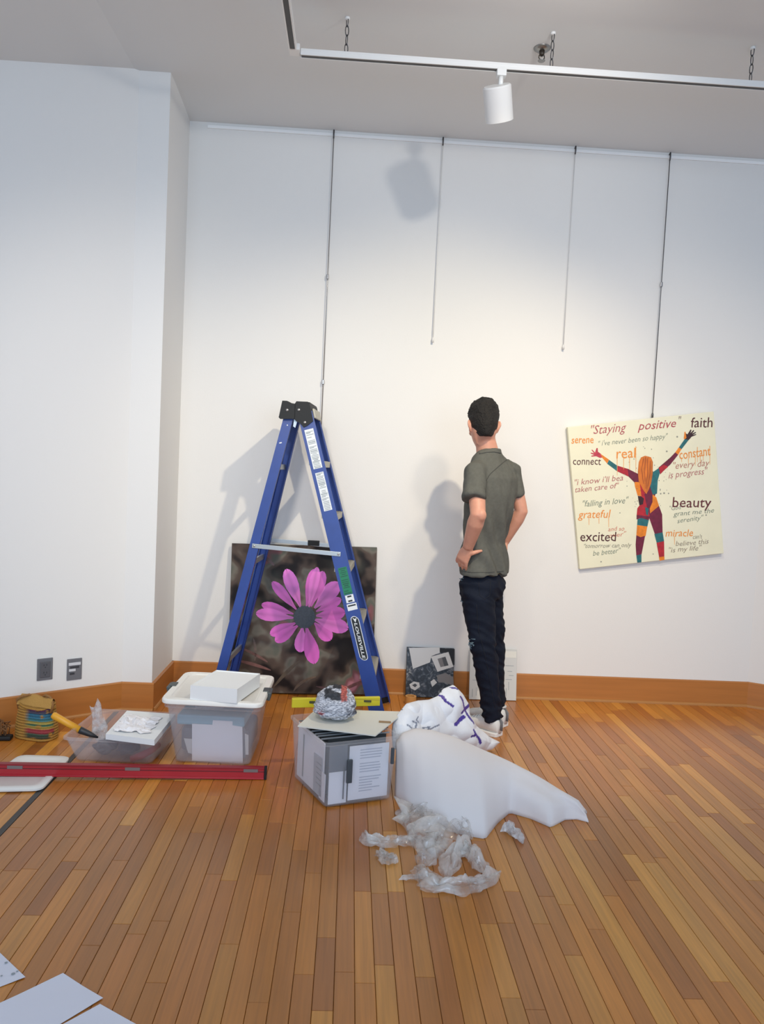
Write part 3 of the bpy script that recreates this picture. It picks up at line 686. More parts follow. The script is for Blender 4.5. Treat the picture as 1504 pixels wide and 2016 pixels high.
patches = [
 (PINK, [(310, 400), (318, 398), (340, 422), (352, 385), (362, 384), (364, 415), (388, 432), (408, 462), (380, 466), (350, 452), (312, 456), (308, 448), (334, 442), (304, 430), (306, 422), (332, 428)]),
 (ORG, [(385, 432), (455, 480), (440, 512), (400, 466)]), (TEAL, [(455, 482), (530, 535), (525, 578), (440, 514)]),
 (RED, [(526, 530), (610, 556), (620, 622), (522, 576)]), (MAR, [(608, 554), (700, 600), (706, 665), (664, 668), (616, 620)]),
 (ORG, [(664, 664), (706, 664), (724, 782), (690, 776), (668, 700)]), (RED, [(704, 650), (752, 760), (760, 840), (730, 850), (700, 800), (722, 780)]),
 (DK, [(692, 778), (722, 784), (742, 800), (734, 850), (706, 860), (698, 820)]), (RED, [(706, 856), (760, 838), (800, 900), (790, 950), (720, 958), (682, 940), (688, 880)]),
 (MAR, [(745, 765), (812, 725), (806, 900), (790, 940), (765, 860)]), (TEAL, [(806, 590), (866, 548), (876, 580), (856, 650), (850, 760), (814, 768), (790, 690)]),
 (MAR, [(862, 546), (960, 462), (1000, 420), (1024, 440), (960, 520), (902, 572), (876, 602)]), (RED, [(866, 548), (905, 520), (940, 540), (902, 574), (878, 600)]),
 (ORG, [(1000, 420), (1030, 378), (1052, 392), (1024, 440)]), (TEAL, [(1030, 380), (1078, 310), (1112, 316), (1052, 394)]),
 (DK, [(1078, 312), (1080, 260), (1100, 272), (1126, 232), (1134, 236), (1124, 262), (1150, 236), (1156, 242), (1138, 266), (1168, 252), (1170, 260), (1142, 276), (1172, 270), (1172, 276), (1134, 292), (1112, 318)]),
 (ORG, [(1076, 252), (1084, 250), (1092, 300), (1080, 312), (1070, 308)]),
 (ORG, [(814, 766), (844, 790), (866, 860), (838, 910), (792, 922), (790, 880), (812, 830)]),
 (MAR, [(682, 936), (790, 948), (782, 980), (710, 962), (682, 972)]), (MAR, [(790, 925), (866, 860), (892, 930), (896, 1080), (832, 1092), (800, 1000), (786, 960)]),
 (TEAL, [(690, 970), (722, 960), (782, 978), (770, 1032), (686, 1020)]), (ORG, [(686, 1018), (770, 1030), (756, 1108), (714, 1118), (680, 1104)]),
 (MAR, [(680, 1102), (714, 1118), (752, 1106), (738, 1180), (722, 1262), (680, 1270), (674, 1180)]), (TEAL, [(680, 1268), (722, 1258), (722, 1324), (688, 1328)]),
 (TEAL, [(828, 1092), (896, 1078), (908, 1150), (848, 1166)]), (RED, [(846, 1164), (908, 1150), (910, 1280), (868, 1284)]), (ORG, [(866, 1282), (910, 1276), (912, 1304), (872, 1312)]),
 (TEAL, [(752, 870), (780, 880), (776, 940), (760, 930)]),
]
patches.insert(0, (MAR, [(690, 600), (720, 560), (800, 560), (840, 600), (840, 760), (800, 860), (730, 860), (700, 760)]))
for i, (c_, pts) in enumerate(patches):
    m = MB(); P = [PP.px(*z5(*q), .0006+.00005*i) for q in pts]; m.add(P, [tuple(range(len(P)))]); m.build('painted_patch', pcol(c_), cv, fix=False)
hair = [(752, 448), (800, 460), (816, 500), (814, 600), (800, 680), (780, 730), (762, 764), (736, 730), (700, 660), (692, 580), (700, 500), (718, 462)]
decal(PP, hair, .0022, mat('paint_hair', (206, 112, 34), .5, var=.3, vscale=60, stretch=(1, 1, .2)), cv, 'painted_hair', z5)
m = MB()
for pts in ([(740, 470), (722, 560), (740, 680)], [(770, 470), (772, 600), (758, 720)], [(795, 490), (792, 600), (775, 700)], [(755, 460), (748, 580), (752, 660)]):
    for i in range(len(pts)-1):
        (ax_, ay_), (bx_, by_) = pts[i], pts[i+1]; m.add([PP.px(*z5(ax_-2.5, ay_), .0024), PP.px(*z5(ax_+2.5, ay_), .0024), PP.px(*z5(bx_+2, by_), .0024), PP.px(*z5(bx_-2, by_), .0024)], [(0, 1, 2, 3)])
m.build('painted_hair_strands', mat('paint_strand', (150, 64, 22), .5), cv, fix=False)['kind'] = 'stuff'
CB, CO, CR, CG = (98, 48, 44), (232, 144, 62), (178, 108, 108), (128, 138, 124)
# text, left baseline point, right baseline point, x-height cap in crop pixels, colour, slant, weight
TX = [('"Staying', (310, 272), (600, 246), 72, (176, 84, 92), .35, .0), ('positive', (690, 238), (1008, 212), 72, (176, 74, 84), .35, .004), ('"', (1034, 195), (1056, 192), 70, (120, 90, 90), .3, 0), ('faith', (1128, 214), (1306, 214), 84, (86, 38, 40), .05, .006),
      ('serene', (146, 346), (328, 344), 62, CO, .1, .01), ("\" i've never been so happy\"", (370, 368), (942, 304), 42, CG, .3, 0), ('real', (516, 470), (676, 462), 84, CO, .05, .008),
      ('constant', (1036, 478), (1292, 442), 78, CO, .1, .008), ('connect', (158, 522), (388, 522), 62, (90, 48, 48), .05, .006), ('"every day', (985, 556), (1284, 530), 56, (182, 124, 110), .3, 0), ('is progress"', (945, 634), (1270, 596), 54, CR, .3, 0),
      ('"i know i\'ll bea', (176, 690), (572, 650), 48, CR, .25, .002), ('taken care of"', (178, 750), (540, 712), 46, CR, .25, .002), ('"falling in love"', (242, 868), (620, 834), 50, CG, .3, .002),
      ('grateful', (200, 962), (470, 956), 66, CO, .2, .006), ('excited', (218, 1150), (514, 1150), 80, (78, 36, 38), .05, .006), ('and so', (448, 1068), (582, 1062), 36, (206, 120, 100), .2, 0), ('over"', (452, 1122), (600, 1104), 36, (206, 120, 100), .2, 0),
      ('"tomorrow can only', (250, 1208), (640, 1198), 36, (130, 128, 116), .3, 0), ('be better"', (324, 1272), (556, 1244), 42, CG, .3, 0),
      ('beauty', (976, 872), (1296, 872), 86, (98, 40, 44), .05, .006), ('"God', (955, 896), (1050, 888), 34, CG, .2, 0), ('grant me the', (984, 946), (1320, 914), 40, CG, .25, 0), ('serenity"', (1016, 1002), (1236, 972), 40, CG, .3, 0),
      ('miracle', (920, 1112), (1146, 1110), 60, CO, .15, .006), ("can't", (1146, 1134), (1222, 1126), 36, (140, 134, 120), .2, 0), ('believe this', (1004, 1192), (1276, 1170), 42, (150, 138, 122), .25, 0), ('"is my life"', (950, 1244), (1220, 1222), 42, (150, 138, 122), .25, 0)]
for i, (s_, a_, b_, h_, c_, sh, bo) in enumerate(TX):
    A_ = PP.px(*z5(*a_), .0012); B_ = PP.px(*z5(*b_), .0012); xd = (B_-A_).normalized(); yd = PP.n.cross(xd); hh = h_/4.178*A_.y/F
    m = MB(); put_text(m, s_, A_, xd, yd, hh, (B_-A_).length, sh, bo-.003, wob=.0015, seed=i)
    m.build('painted_words', mat('ink_%d_%d_%d' % c_, c_, .6), cv, fix=False)
m = MB(); rr = random.Random(5)
for x_, ya, yb in ((522, 460, 610), (575, 465, 560), (624, 465, 565), (676, 370, 590), (1052, 470, 500), (1108, 470, 515), (1165, 460, 530), (1182, 376, 500), (1205, 440, 510), (1230, 440, 490), (1284, 366, 520), (290, 962, 1018), (372, 960, 1008), (452, 955, 1036), (994, 1110, 1180)):
    m.add([PP.px(*z5(x_-2.5, ya), .001), PP.px(*z5(x_+2.5, ya), .001), PP.px(*z5(x_+2, yb), .001), PP.px(*z5(x_-1, yb), .001)], [(0, 1, 2, 3)])
m.build('paint_drips', mat('ink_drip', (234, 160, 90), .6), cv, fix=False)['kind'] = 'stuff'
m = MB()
for _ in range(46):
    a_ = rr.uniform(0, 6.28); d_ = rr.uniform(80, 200); x_, y_ = 770+math.cos(a_)*d_*1.0+rr.uniform(-20, 20), 640+math.sin(a_)*d_*1.4; r_ = rr.uniform(2, 5)
    m.add([PP.px(*z5(x_+r_*math.cos(k*PI/3), y_+r_*math.sin(k*PI/3)), .0009) for k in range(6)], [tuple(range(6))])
for x_, y_, r_ in ((930, 412, 8), (1016, 292, 8), (908, 756, 8), (880, 760, 7), (945, 758, 6), (1254, 936, 7), (390, 1320, 6), (818, 1256, 5), (545, 918, 5)):
    m.add([PP.px(*z5(x_+r_*math.cos(k*PI/3), y_+r_*math.sin(k*PI/3)), .0009) for k in range(6)], [tuple(range(6))])
m.build('paint_splatter', mat('ink_splat', (150, 150, 138), .6), cv, fix=False)['kind'] = 'stuff'

# ---------------------------------------------------------------- person
PYAW = math.radians(45)
fwd = Vector((-math.sin(PYAW), math.cos(PYAW), 0)); rgt = Vector((math.cos(PYAW), math.sin(PYAW), 0)); UPV = Vector((0, 0, 1))
man = thing('person', 'young man in grey t-shirt and dark jeans, seen from behind, left hand on hip', 'person', (.80, 4.13, 0))
skin = mat('skin', (206, 148, 124), .5, var=.06, vscale=30); skin_sss = skin
skin.node_tree.nodes['Principled BSDF'].inputs['Subsurface Weight'].default_value = .12
shirt_m = mat('grey_heather_jersey', (94, 94, 88), .85, spec=.2, bump=.15, bscale=260, var=.08, vscale=60)
jean_m = mat('dark_denim', (20, 26, 40), .8, spec=.2, bump=.2, bscale=220, var=.16, vscale=14)
hair_m = mat('dark_hair', (22, 18, 15), .75, bump=.8, bscale=130, var=.35, vscale=60)
def ell(c, W, D, yaw=0, tilt=None, seg=28, back=0, sq=2.0):
    r_ = Matrix.Rotation(yaw, 3, 'Z'); X_ = r_@rgt; Y_ = r_@fwd; out = []
    for k in range(seg):
        a_ = 2*PI*k/seg; cs, sn = math.cos(a_), math.sin(a_)
        ex = 2/sq; x_ = math.copysign(abs(cs)**ex, cs)*W; y_ = math.copysign(abs(sn)**ex, sn)*D
        p_ = Vector(c)+X_*x_+Y_*y_
        if tilt: p_ = p_+UPV*(x_*tilt[0]+y_*tilt[1])
        out.append(p_)
    return out
def ringpx(py, xl, xr, Y, kw=1.18, kd=.80, seg=28, dz=0, sq=2.2, tilt=None):
    c_ = at((xl+xr)/2, py, Y); hw = (xr-xl)/2/F*Y; return ell(c_, hw*kw, hw*kd, 0, tilt, seg, sq=sq)
TYP = 4.10
# body: torso core, neck, head, arms, legs, hands in one skin
B = MB()
torso_rows = [(893, 938, 982, 1.0, .95), (903, 928, 1000, 1.2, .66), (918, 922, 1016, 1.2, .68), (940, 923, 1020, 1.18, .74), (970, 922, 1018, 1.18, .8), (1000, 918, 1012, 1.18, .8),
              (1033, 913, 1002, 1.18, .8), (1067, 908, 997, 1.18, .8), (1100, 906, 998, 1.18, .82), (1140, 912, 990, 1.1, .8), (1165, 916, 984, 1.1, .8)]
B.rings([ringpx(y_, a_+(5 if y_ < 900 else 14), b_-(5 if y_ < 900 else 14), TYP, kw, kd) for y_, a_, b_, kw, kd in torso_rows])
# neck
n0 = at(962, 905, 4.11); n1 = at(956, 868, 4.10); n2 = at(952, 838, 4.10)
B.tube([n0, n0.lerp(n1, .5), n1, n2], [.070, .060, .054, .056], 20)
# head
hyaw = math.radians(3)                                        # the head is turned less than the body
hf = Vector((-math.sin(hyaw), math.cos(hyaw), 0)); hr = Vector((math.cos(hyaw), math.sin(hyaw), 0))
hup = (UPV+hf*.26-rgt*.02).normalized(); hf = (hf-hup*hf.dot(hup)).normalized(); hr = hf.cross(hup)
HR = Matrix((hr, hf, hup)).transposed(); hc = at(952, 835, 4.09)
def hp(x_, y_, z_): return hc+HR@Vector((x_, y_, z_))
def headring(z_, w_, f_, b_, seg=28):
    out = []
    for k in range(seg):
        a_ = 2*PI*k/seg; cs, sn = math.cos(a_), math.sin(a_); out.append(hp(cs*w_, sn*(f_ if sn > 0 else b_), z_))
    return out
B.rings([headring(*q) for q in ((-.118, .024, .088, -.03), (-.110, .040, .094, .0), (-.085, .056, .094, .035), (-.055, .066, .093, .064), (-.02, .070, .094, .082), (.02, .072, .096, .090), (.055, .072, .094, .090), (.085, .064, .080, .080), (.108, .044, .054, .056), (.118, .02, .026, .03))])
B.ellipsoid(hp(0, .099, -.018), (.013, .018, .026), HR)      # nose
B.ellipsoid(hp(0, .106, -.032), (.016, .014, .011), HR)
B.ellipsoid(hp(0, .088, -.062), (.025, .012, .008), HR); B.ellipsoid(hp(0, .087, -.074), (.022, .012, .008), HR)   # lips
B.ellipsoid(hp(0, .080, -.104), (.024, .018, .016), HR)      # chin
B.ellipsoid(hp(0, .089, .022), (.052, .012, .008), HR)       # brow
for s in (-1, 1):
    B.ellipsoid(hp(s*.075, -.004, -.012), (.008, .018, .031), HR@Matrix.Rotation(s*.42, 3, 'Z'))       # ear
    B.ellipsoid(hp(s*.082, -.012, -.004), (.007, .016, .024), HR@Matrix.Rotation(s*.55, 3, 'Z'))
    B.ellipsoid(hp(s*.074, .002, -.036), (.007, .010, .012), HR)
    B.ellipsoid(hp(s*.045, .072, -.03), (.02, .02, .018), HR)  # cheek
# arms
def limb(pts, rad, seg=16): B.tube(pts, rad, seg)
Ls = at(936, 930, 3.99); Le = at(941, 1014, 3.86); Lw = at(921, 1078, 3.955)
limb([Ls, Ls.lerp(Le, .35), Ls.lerp(Le, .8), Le, Le.lerp(Lw, .25), Le.lerp(Lw, .6), Lw], [.042, .046, .042, .041, .044, .037, .029])
B.ellipsoid(Le+Vector((.012, -.012, 0)), (.03, .03, .035))
Rs = at(1008, 931, 4.21); Re = at(1026, 1006, 4.20); Rw_ = at(992, 1068, 4.26)
limb([Rs, Rs.lerp(Re, .35), Rs.lerp(Re, .8), Re, Re.lerp(Rw_, .25), Re.lerp(Rw_, .6), Rw_], [.036, .040, .039, .038, .041, .034, .027])
# hands on the hips
def hand(wr, palm_dir, out_n, fing_dirs, thumb_dir, s=1):
    """wr wrist, palm towards the fingers, fingers curl over the hip"""
    pd = Vector(palm_dir).normalized(); on = Vector(out_n).normalized(); side = pd.cross(on).normalized()
    R_ = Matrix((side, pd, on)).transposed()
    c_ = wr+pd*.045; B.tube([wr-pd*.02, wr+pd*.01, wr+pd*.04, wr+pd*.078, wr+pd*.088], [(.014, .027), (.015, .031), (.015, .039), (.013, .041), (.008, .036)], 14, flat=on)
    for i in range(4):
        o_ = (-.030+.020*i); L_ = (.062, .074, .070, .054)[i]; r_ = (.0088, .0092, .0088, .0078)[i]
        k0 = wr+pd*.070+side*o_*s; f1 = (pd+side*o_*4*s-on*.25).normalized(); f2 = (pd+side*o_*5*s-on*.75).normalized(); f3 = (pd-on*1.2+fing_dirs*.2).normalized()
        a1 = k0+f1*L_*.45; a2 = a1+f2*L_*.32; a3 = a2+f3*L_*.28
        B.tube([k0, a1, a2, a3], [r_*1.05, r_, r_*.92, r_*.75], 10)
    t0 = wr+pd*.018+side*.020*s*-1; td = Vector(thumb_dir).normalized()
    t1 = t0+(td*.6+pd*.4)*.030; t2 = t1+td*.034; t3 = t2+(td+Vector((0, 0, -.1)))*.026
    B.tube([t0, t1, t2, t3], [.016, .0135, .0105, .0075], 10)
hd = at(909, 1104, 3.985)-Lw
hand(Lw, hd, (-.55, -.80, .15), Vector((0, 0, -1)), at(959, 1080, 3.965)-at(926, 1090, 3.955), 1)
hand(Rw_, at(986, 1092, 4.24)-Rw_+Vector((0, 0, -.01)), (.75, .5, 0), Vector((0, 0, -1)), (-.7, -.2, .1), -1)
# legs inside the jeans
hipL, kneeL, ankL = at(941, 1170, 4.05), at(952, 1278, 4.03), at(970, 1412, 4.06)
hipR, kneeR, ankR = at(966, 1165, 4.16), at(974, 1278, 4.19), at(982, 1392, 4.22)
for h_, k_, a_ in ((hipL, kneeL, ankL), (hipR, kneeR, ankR)):
    limb([h_, h_.lerp(k_, .5), k_, k_.lerp(a_, .3), k_.lerp(a_, .8), a_, a_+Vector((0, 0, -.03))], [.056, .050, .040, .038, .030, .028, .028])
    pass
body = B.build('body', skin, man, True); applied_remesh(body, .0052, 3)
# eyes
for s in (-1, 1):
    m = MB(); m.ellipsoid(hp(s*.030, .083, .0), (.014, .010, .008), HR); m.build('eye', mat('eye_white', (220, 214, 208), .3), man, True)
# t-shirt
T = MB()
T.rings([ringpx(y_, a_, b_, TYP, kw, kd, 32, tilt=tl) for y_, a_, b_, kw, kd, tl in (
    (887, 942, 986, 1.0, 1.0, (0, -.25)), (893, 935, 992, 1.1, .80, (-.1, -.15)), (904, 925, 1004, 1.18, .66, None), (920, 918, 1016, 1.18, .68, None), (940, 917, 1022, 1.18, .76, None), (970, 916, 1019, 1.18, .82, None),
    (1000, 913, 1013, 1.18, .82, None), (1033, 909, 1004, 1.18, .80, None), (1067, 906, 997, 1.18, .80, None), (1090, 904, 998, 1.18, .84, None), (1115, 903, 1000, 1.18, .86, (0, -.04)), (1131, 903, 1001, 1.18, .87, (0, -.06)))])
for s_, e_, cuff, r0, r1 in ((Ls, Le, at(933, 984, 3.895), .062, .062), (Rs, Re, at(1014, 977, 4.205), .056, .052)):
    T.tube([s_+(at(965, 915, TYP)-s_)*.30+Vector((0, 0, .01)), s_+Vector((0, 0, .006)), s_.lerp(cuff, .5), cuff.lerp(s_, .08), cuff], [.055, r0, (r0+r1)/2+.002, r1+.003, r1], 22)
shirt = T.build('t_shirt', shirt_m, man, True); applied_remesh(shirt, .0065, 5)
me = shirt.data; o0 = wl(man)
# folds: drape creases running from the shoulder blades to the waist
nn_ = [v.normal.copy() for v in me.vertices]
for v, n_ in zip(me.vertices, nn_):
    p_ = v.co+o0; u_ = p_.dot(rgt); t_ = p_.z
    f = math.sin((u_*1.0+(t_-1.1)*.45+.05*nz(p_, 3, 4))*62)*.0035*max(0, min(1, (1.36-t_)/.2))
    f += nz((p_.x*9, p_.y*9, p_.z*3.2), 1, 1)*.011*max(0.25, min(1, (1.42-t_)/.3)) + nz((p_.x*20, p_.y*20, p_.z*9+p_.x*12), 1, 5)*.0035
    v.co += n_*f*2.2
# seam lines of the raglan sleeve and collar
def surf_line(ob, pts, rad, m_, name, parent, off=.001):
    from mathutils.bvhtree import BVHTree
    w0 = wl(ob.parent) if ob.parent else wl(ob); bv = BVHTree.FromPolygons([v.co+w0 for v in ob.data.vertices], [tuple(p.vertices) for p in ob.data.polygons]); P = []
    for i in range(len(pts)-1):
        for k in range(6):
            a_ = Vector(pts[i]).lerp(Vector(pts[i+1]), k/6); d_ = ray(a_.x, a_.y).normalized(); h_ = bv.ray_cast(CAM, d_)
            if h_[0] is not None: P.append(h_[0]+h_[1]*off)
    if len(P) > 2: m = MB(); m.tube(P, rad, 6); return m.build(name, m_, parent, True)
seam = mat('shirt_seam', (70, 70, 66), .9)
surf_line(shirt, [(1000, 903), (985, 915), (965, 933), (955, 948)], .0018, seam, 'shoulder_seam', shirt)
surf_line(shirt, [(944, 893), (958, 890), (972, 889), (988, 892)], .0035, mat('shirt_collar', (92, 92, 86), .9), 'collar', shirt, .002)
surf_line(shirt, [(905, 1124), (930, 1127), (960, 1127), (998, 1124)], .0015, seam, 'hem_stitch', shirt)
surf_line(shirt, [(958, 948), (955, 965), (957, 985)], .0015, seam, 'sleeve_seam', shirt)
# jeans
J = MB()
J.rings([ringpx(y_, a_, b_, TYP, kw, kd, 32) for y_, a_, b_, kw, kd in ((1108, 913, 990, 1.06, .80), (1128, 911, 991, 1.08, .80), (1150, 904, 996, 1.14, .88), (1172, 905, 988, 1.10, .88), (1186, 910, 976, 1.0, .8))])
def leg(h_, k_, a_, prof):
    P = []; R_ = []
    for f, r_ in prof:
        p_ = h_.lerp(k_, f) if f <= 1 else k_.lerp(a_, f-1)
        P.append(p_); R_.append(r_)
    J.tube(P, R_, 24)
leg(at(939, 1165, 4.05), kneeL, ankL, [(-.1, .084), (.2, .088), (.5, .082), (.8, .073), (1, .068), (1.2, .066), (1.5, .058), (1.8, .053), (2.02, .054)])
leg(at(958, 1165, 4.15), at(970, 1278, 4.19), at(977, 1385, 4.22), [(-.1, .080), (.2, .084), (.5, .080), (.8, .072), (1, .067), (1.2, .064), (1.5, .056), (1.8, .052), (2.02, .052)])
jeans = J.build('jeans', jean_m, man, True); applied_remesh(jeans, .007, 4)
nn_ = [v.normal.copy() for v in jeans.data.vertices]
for v, n_ in zip(jeans.data.vertices, nn_):
    p_ = v.co+o0; z_ = p_.z
    amp = .004+.008*math.exp(-((z_-.50)/.10)**2)+.010*math.exp(-((z_-.12)/.09)**2)+.006*math.exp(-((z_-.78)/.06)**2)
    v.co += n_*((.5-abs(nz((p_.x*9, p_.y*9, z_*26+p_.dot(rgt)*14), 1, 8))*2)*amp*.9+nz((p_.x*14, p_.y*14, z_*20), 1, 3)*amp*.9)
surf_line(jeans, [(938, 1190), (942, 1240), (957, 1300), (968, 1360), (976, 1400)], .0013, mat('denim_seam', (16, 20, 30), .8), 'side_seam', jeans)
surf_line(jeans, [(942, 1140), (966, 1142), (964, 1172), (954, 1180), (944, 1172), (942, 1140)], .0013, mat('denim_seam', (16, 20, 30), .8), 'back_pocket', jeans)
fray = mat('frayed_denim', (96, 116, 128), .9, var=.3, vscale=120)
def patch(pxc, r_, seed):
    from mathutils.bvhtree import BVHTree
    bv = BVHTree.FromPolygons([v.co+o0 for v in jeans.data.vertices], [tuple(p.vertices) for p in jeans.data.polygons])
    rr = random.Random(seed); m = MB()
    for _ in range(26):
        x_ = pxc[0]+rr.gauss(0, r_*.4); y_ = pxc[1]+rr.gauss(0, r_*.5); h_ = bv.ray_cast(CAM, ray(x_, y_).normalized())
        if h_[0] is None: continue
        a_ = h_[0]; t_ = Vector((rr.uniform(-1, 1), rr.uniform(-1, 1), rr.uniform(-.6, .6)))*.012; m.tube([a_-t_+h_[1]*.001, a_+h_[1]*.004, a_+t_+h_[1]*.001], .0022, 5)
    if m.v: o = m.build('frayed_tear', fray, jeans, True); o['kind'] = 'stuff'
patch((908, 1134), 7, 1); patch((906, 1185), 5, 2); patch((926, 1268), 8, 3)
# hair: cap following the skull with a short, rough outline
HM = MB(); rows = []
seg = 48
for i, (z_, w_, f_, b_) in enumerate(((-.082, .030, -.052, .078), (-.068, .044, -.045, .088), (-.045, .060, -.030, .095), (-.02, .072, -.018, .102), (.02, .080, .01, .107), (.05, .083, .090, .108), (.08, .081, .103, .104), (.108, .068, .092, .090), (.130, .044, .066, .066), (.141, .016, .03, .03))):
    r_ = []
    for k in range(seg):
        a_ = 2*PI*k/seg; cs, sn = math.cos(a_), math.sin(a_)
        y_ = sn*(abs(f_) if f_ > 0 else .06) if sn > 0 else sn*b_
        if f_ <= 0 and sn > 0: y_ = f_+.02*sn*0+(-b_*0)
        p_ = hp(cs*w_, y_, z_); r_.append(p_)
    rows.append(r_)
HM.rings(rows); hair_o = HM.build('hair', hair_m, man, True); applied_remesh(hair_o, .0045, 4)
nn_ = [v.normal.copy() for v in hair_o.data.vertices]
for v, n_ in zip(hair_o.data.vertices, nn_):
    p_ = v.co+o0; q = HR.transposed()@(p_-hc); k_ = max(.25, min(1.5, (q.z+.03)/.08)); v.co += n_*(nz(p_, 70, 1)*.0035+nz(p_, 28, 7)*.004)*k_
# short tufts on the crown
m = MB(); rr = random.Random(11)
for _ in range(420):
    a_ = rr.uniform(0, 2*PI); e_ = rr.uniform(.15, 1.45); d_ = Vector((math.cos(a_)*math.cos(e_), math.sin(a_)*math.cos(e_), math.sin(e_)))
    b_ = Vector((d_.x*.076, d_.y*.100, .035+d_.z*.095)); t_ = (d_+Vector((rr.uniform(-.5, .5), rr.uniform(-.2, .9), rr.uniform(0, .4)))).normalized()*rr.uniform(.008, .018)
    s1 = t_.orthogonal().normalized()*.003; m.tube([hp(*b_), hp(*(b_+t_*.6)), hp(*(b_+t_))], [.0032, .0024, .0006], 4)
o = m.build('hair_tufts', hair_m, hair_o, True, fix=False); o['kind'] = 'stuff'
# shoes
shoe_w = mat('white_sneaker', (222, 220, 216), .5, var=.05, vscale=30); shoe_g = mat('sneaker_grey', (120, 120, 122), .6)
def shoe(heel, toe, label=None):
    d_ = (toe-heel); d_.z = 0; L_ = d_.length; d_.normalize(); s_ = Vector((d_.y, -d_.x, 0)); rows = []
    for f, w_, h_ in ((0, .024, .070), (.03, .034, .095), (.12, .041, .112), (.28, .043, .112), (.42, .043, .096), (.58, .046, .076), (.74, .049, .060), (.88, .045, .050), (.96, .034, .040), (1.0, .018, .028)):
        c_ = heel+d_*(f*L_); r_ = []
        for k in range(20):
            a_ = 2*PI*k/20; cs, sn = math.cos(a_), math.sin(a_); zz = (h_-.016)/2
            r_.append(c_+s_*math.copysign(abs(cs)**.8, cs)*w_+Vector((0, 0, .014+zz+math.copysign(abs(sn)**.9, sn)*zz)))
        rows.append(r_)
    m = MB(); m.rings(rows); up_ = m.build('shoe', shoe_w, man, True)
    rows = []
    for f, w_ in ((0, .026), (.03, .037), (.12, .043), (.28, .043), (.45, .043), (.6, .048), (.76, .050), (.89, .045), (.97, .032), (1.01, .014)):
        c_ = heel+d_*(f*L_); rows.append([c_+s_*w_*u_+Vector((0, 0, z_)) for u_, z_ in ((-1, .001), (1, .001), (1.0, .018), (.9, .022), (-.9, .022), (-1.0, .018))])
    m = MB(); m.rings(rows); m.build('sole', mat('sneaker_sole', (232, 230, 226), .5), up_)
    m = MB(); m.tube([heel+d_*.015+Vector((0, 0, .100)), heel+d_*.02-d_*.024+Vector((0, 0, .080)), heel-d_*.004+Vector((0, 0, .034))], [(.012, .004), (.013, .004), (.012, .004)], 8); m.build('heel_tab', shoe_g, up_, True)
    m = MB()
    rows = [heel+d_*(L_*.13)+Vector((0, 0, .087))]
    m.tube([heel+d_*L_*.10+s_*.030*math.cos(a_)+d_*.045*math.sin(a_)+d_*.03+Vector((0, 0, .110)) for a_ in [2*PI*k/16 for k in range(17)]], .007, 8, False); m.build('collar', mat('sneaker_lining', (206, 206, 204), .8), up_, True)
    for k in range(4):
        f = .42+.075*k; hz = (.100, .088, .079, .071)[k]; c_ = heel+d_*(f*L_); m = MB(); m.tube([c_-s_*.024+Vector((0, 0, hz-.006)), c_+Vector((0, 0, hz+.002)), c_+s_*.024+Vector((0, 0, hz-.006))], .003, 6); m.build('lace', mat('lace_white', (236, 236, 234), .7), up_, True)
hL = Vector((ankL.x, ankL.y, 0))-fwd*.062; tL = hL+fwd*.28; shoe(hL+fwd*.01, tL)
hR = Vector((ankR.x, ankR.y, 0))-fwd*.062; tR = hR+fwd*.28; shoe(hR+fwd*.01, tR)

# ---------------------------------------------------------------- boxes and bins on the floor
def rloop(C, r, n_=4):
    """rounded loop through four world corners"""
    out = []
    for i in range(4):
        p = Vector(C[i]); a_ = (Vector(C[i-1])-p).normalized(); b_ = (Vector(C[(i+1) % 4])-p).normalized()
        for k in range(n_+1):
            t = k/n_; p0 = p+a_*r; p2 = p+b_*r; out.append(p0*(1-t)**2+p*2*t*(1-t)+p2*t*t)
    return out
def shrink(C, d):
    c_ = sum((Vector(q) for q in C), Vector())/len(C); return [c_+(Vector(q)-c_)*(1-d/max(.05, (Vector(q)-c_).length*.72)) for q in C]
def tub(name, Bc, Tc, m_, parent, r=.03, th=.003, rim=.008, rimh=.012):
    up = Vector((0, 0, 1)); L_ = [rloop(shrink(Bc, .012), r), [p+up*.008 for p in rloop(Bc, r)], rloop(Tc, r)]
    Lr = [rloop(shrink(Tc, -rim), r*1.1), ]
    rings = L_+[Lr[0], [p+up*rimh for p in Lr[0]], [p+up*rimh for p in rloop(shrink(Tc, th), r)], rloop(shrink(Tc, th), r), [p+up*(.008+th) for p in rloop(shrink(Bc, th), r)], [p+up*(.004+th) for p in rloop(shrink(Bc, .014), r)]]
    m = MB(); m.rings(rings, True); o = m.build(name, m_, parent); smooth_by_angle(o, 40); return o
clr = clear_mat('clear_polypropylene', (230, 232, 238), .16, .2, .3)
clr2 = clear_mat('clear_polypropylene_milky', (226, 222, 226), .22, .25, .3)
paper_m = mat('copy_paper', (234, 234, 242), .7); paper_w = mat('white_card', (228, 226, 222), .6)
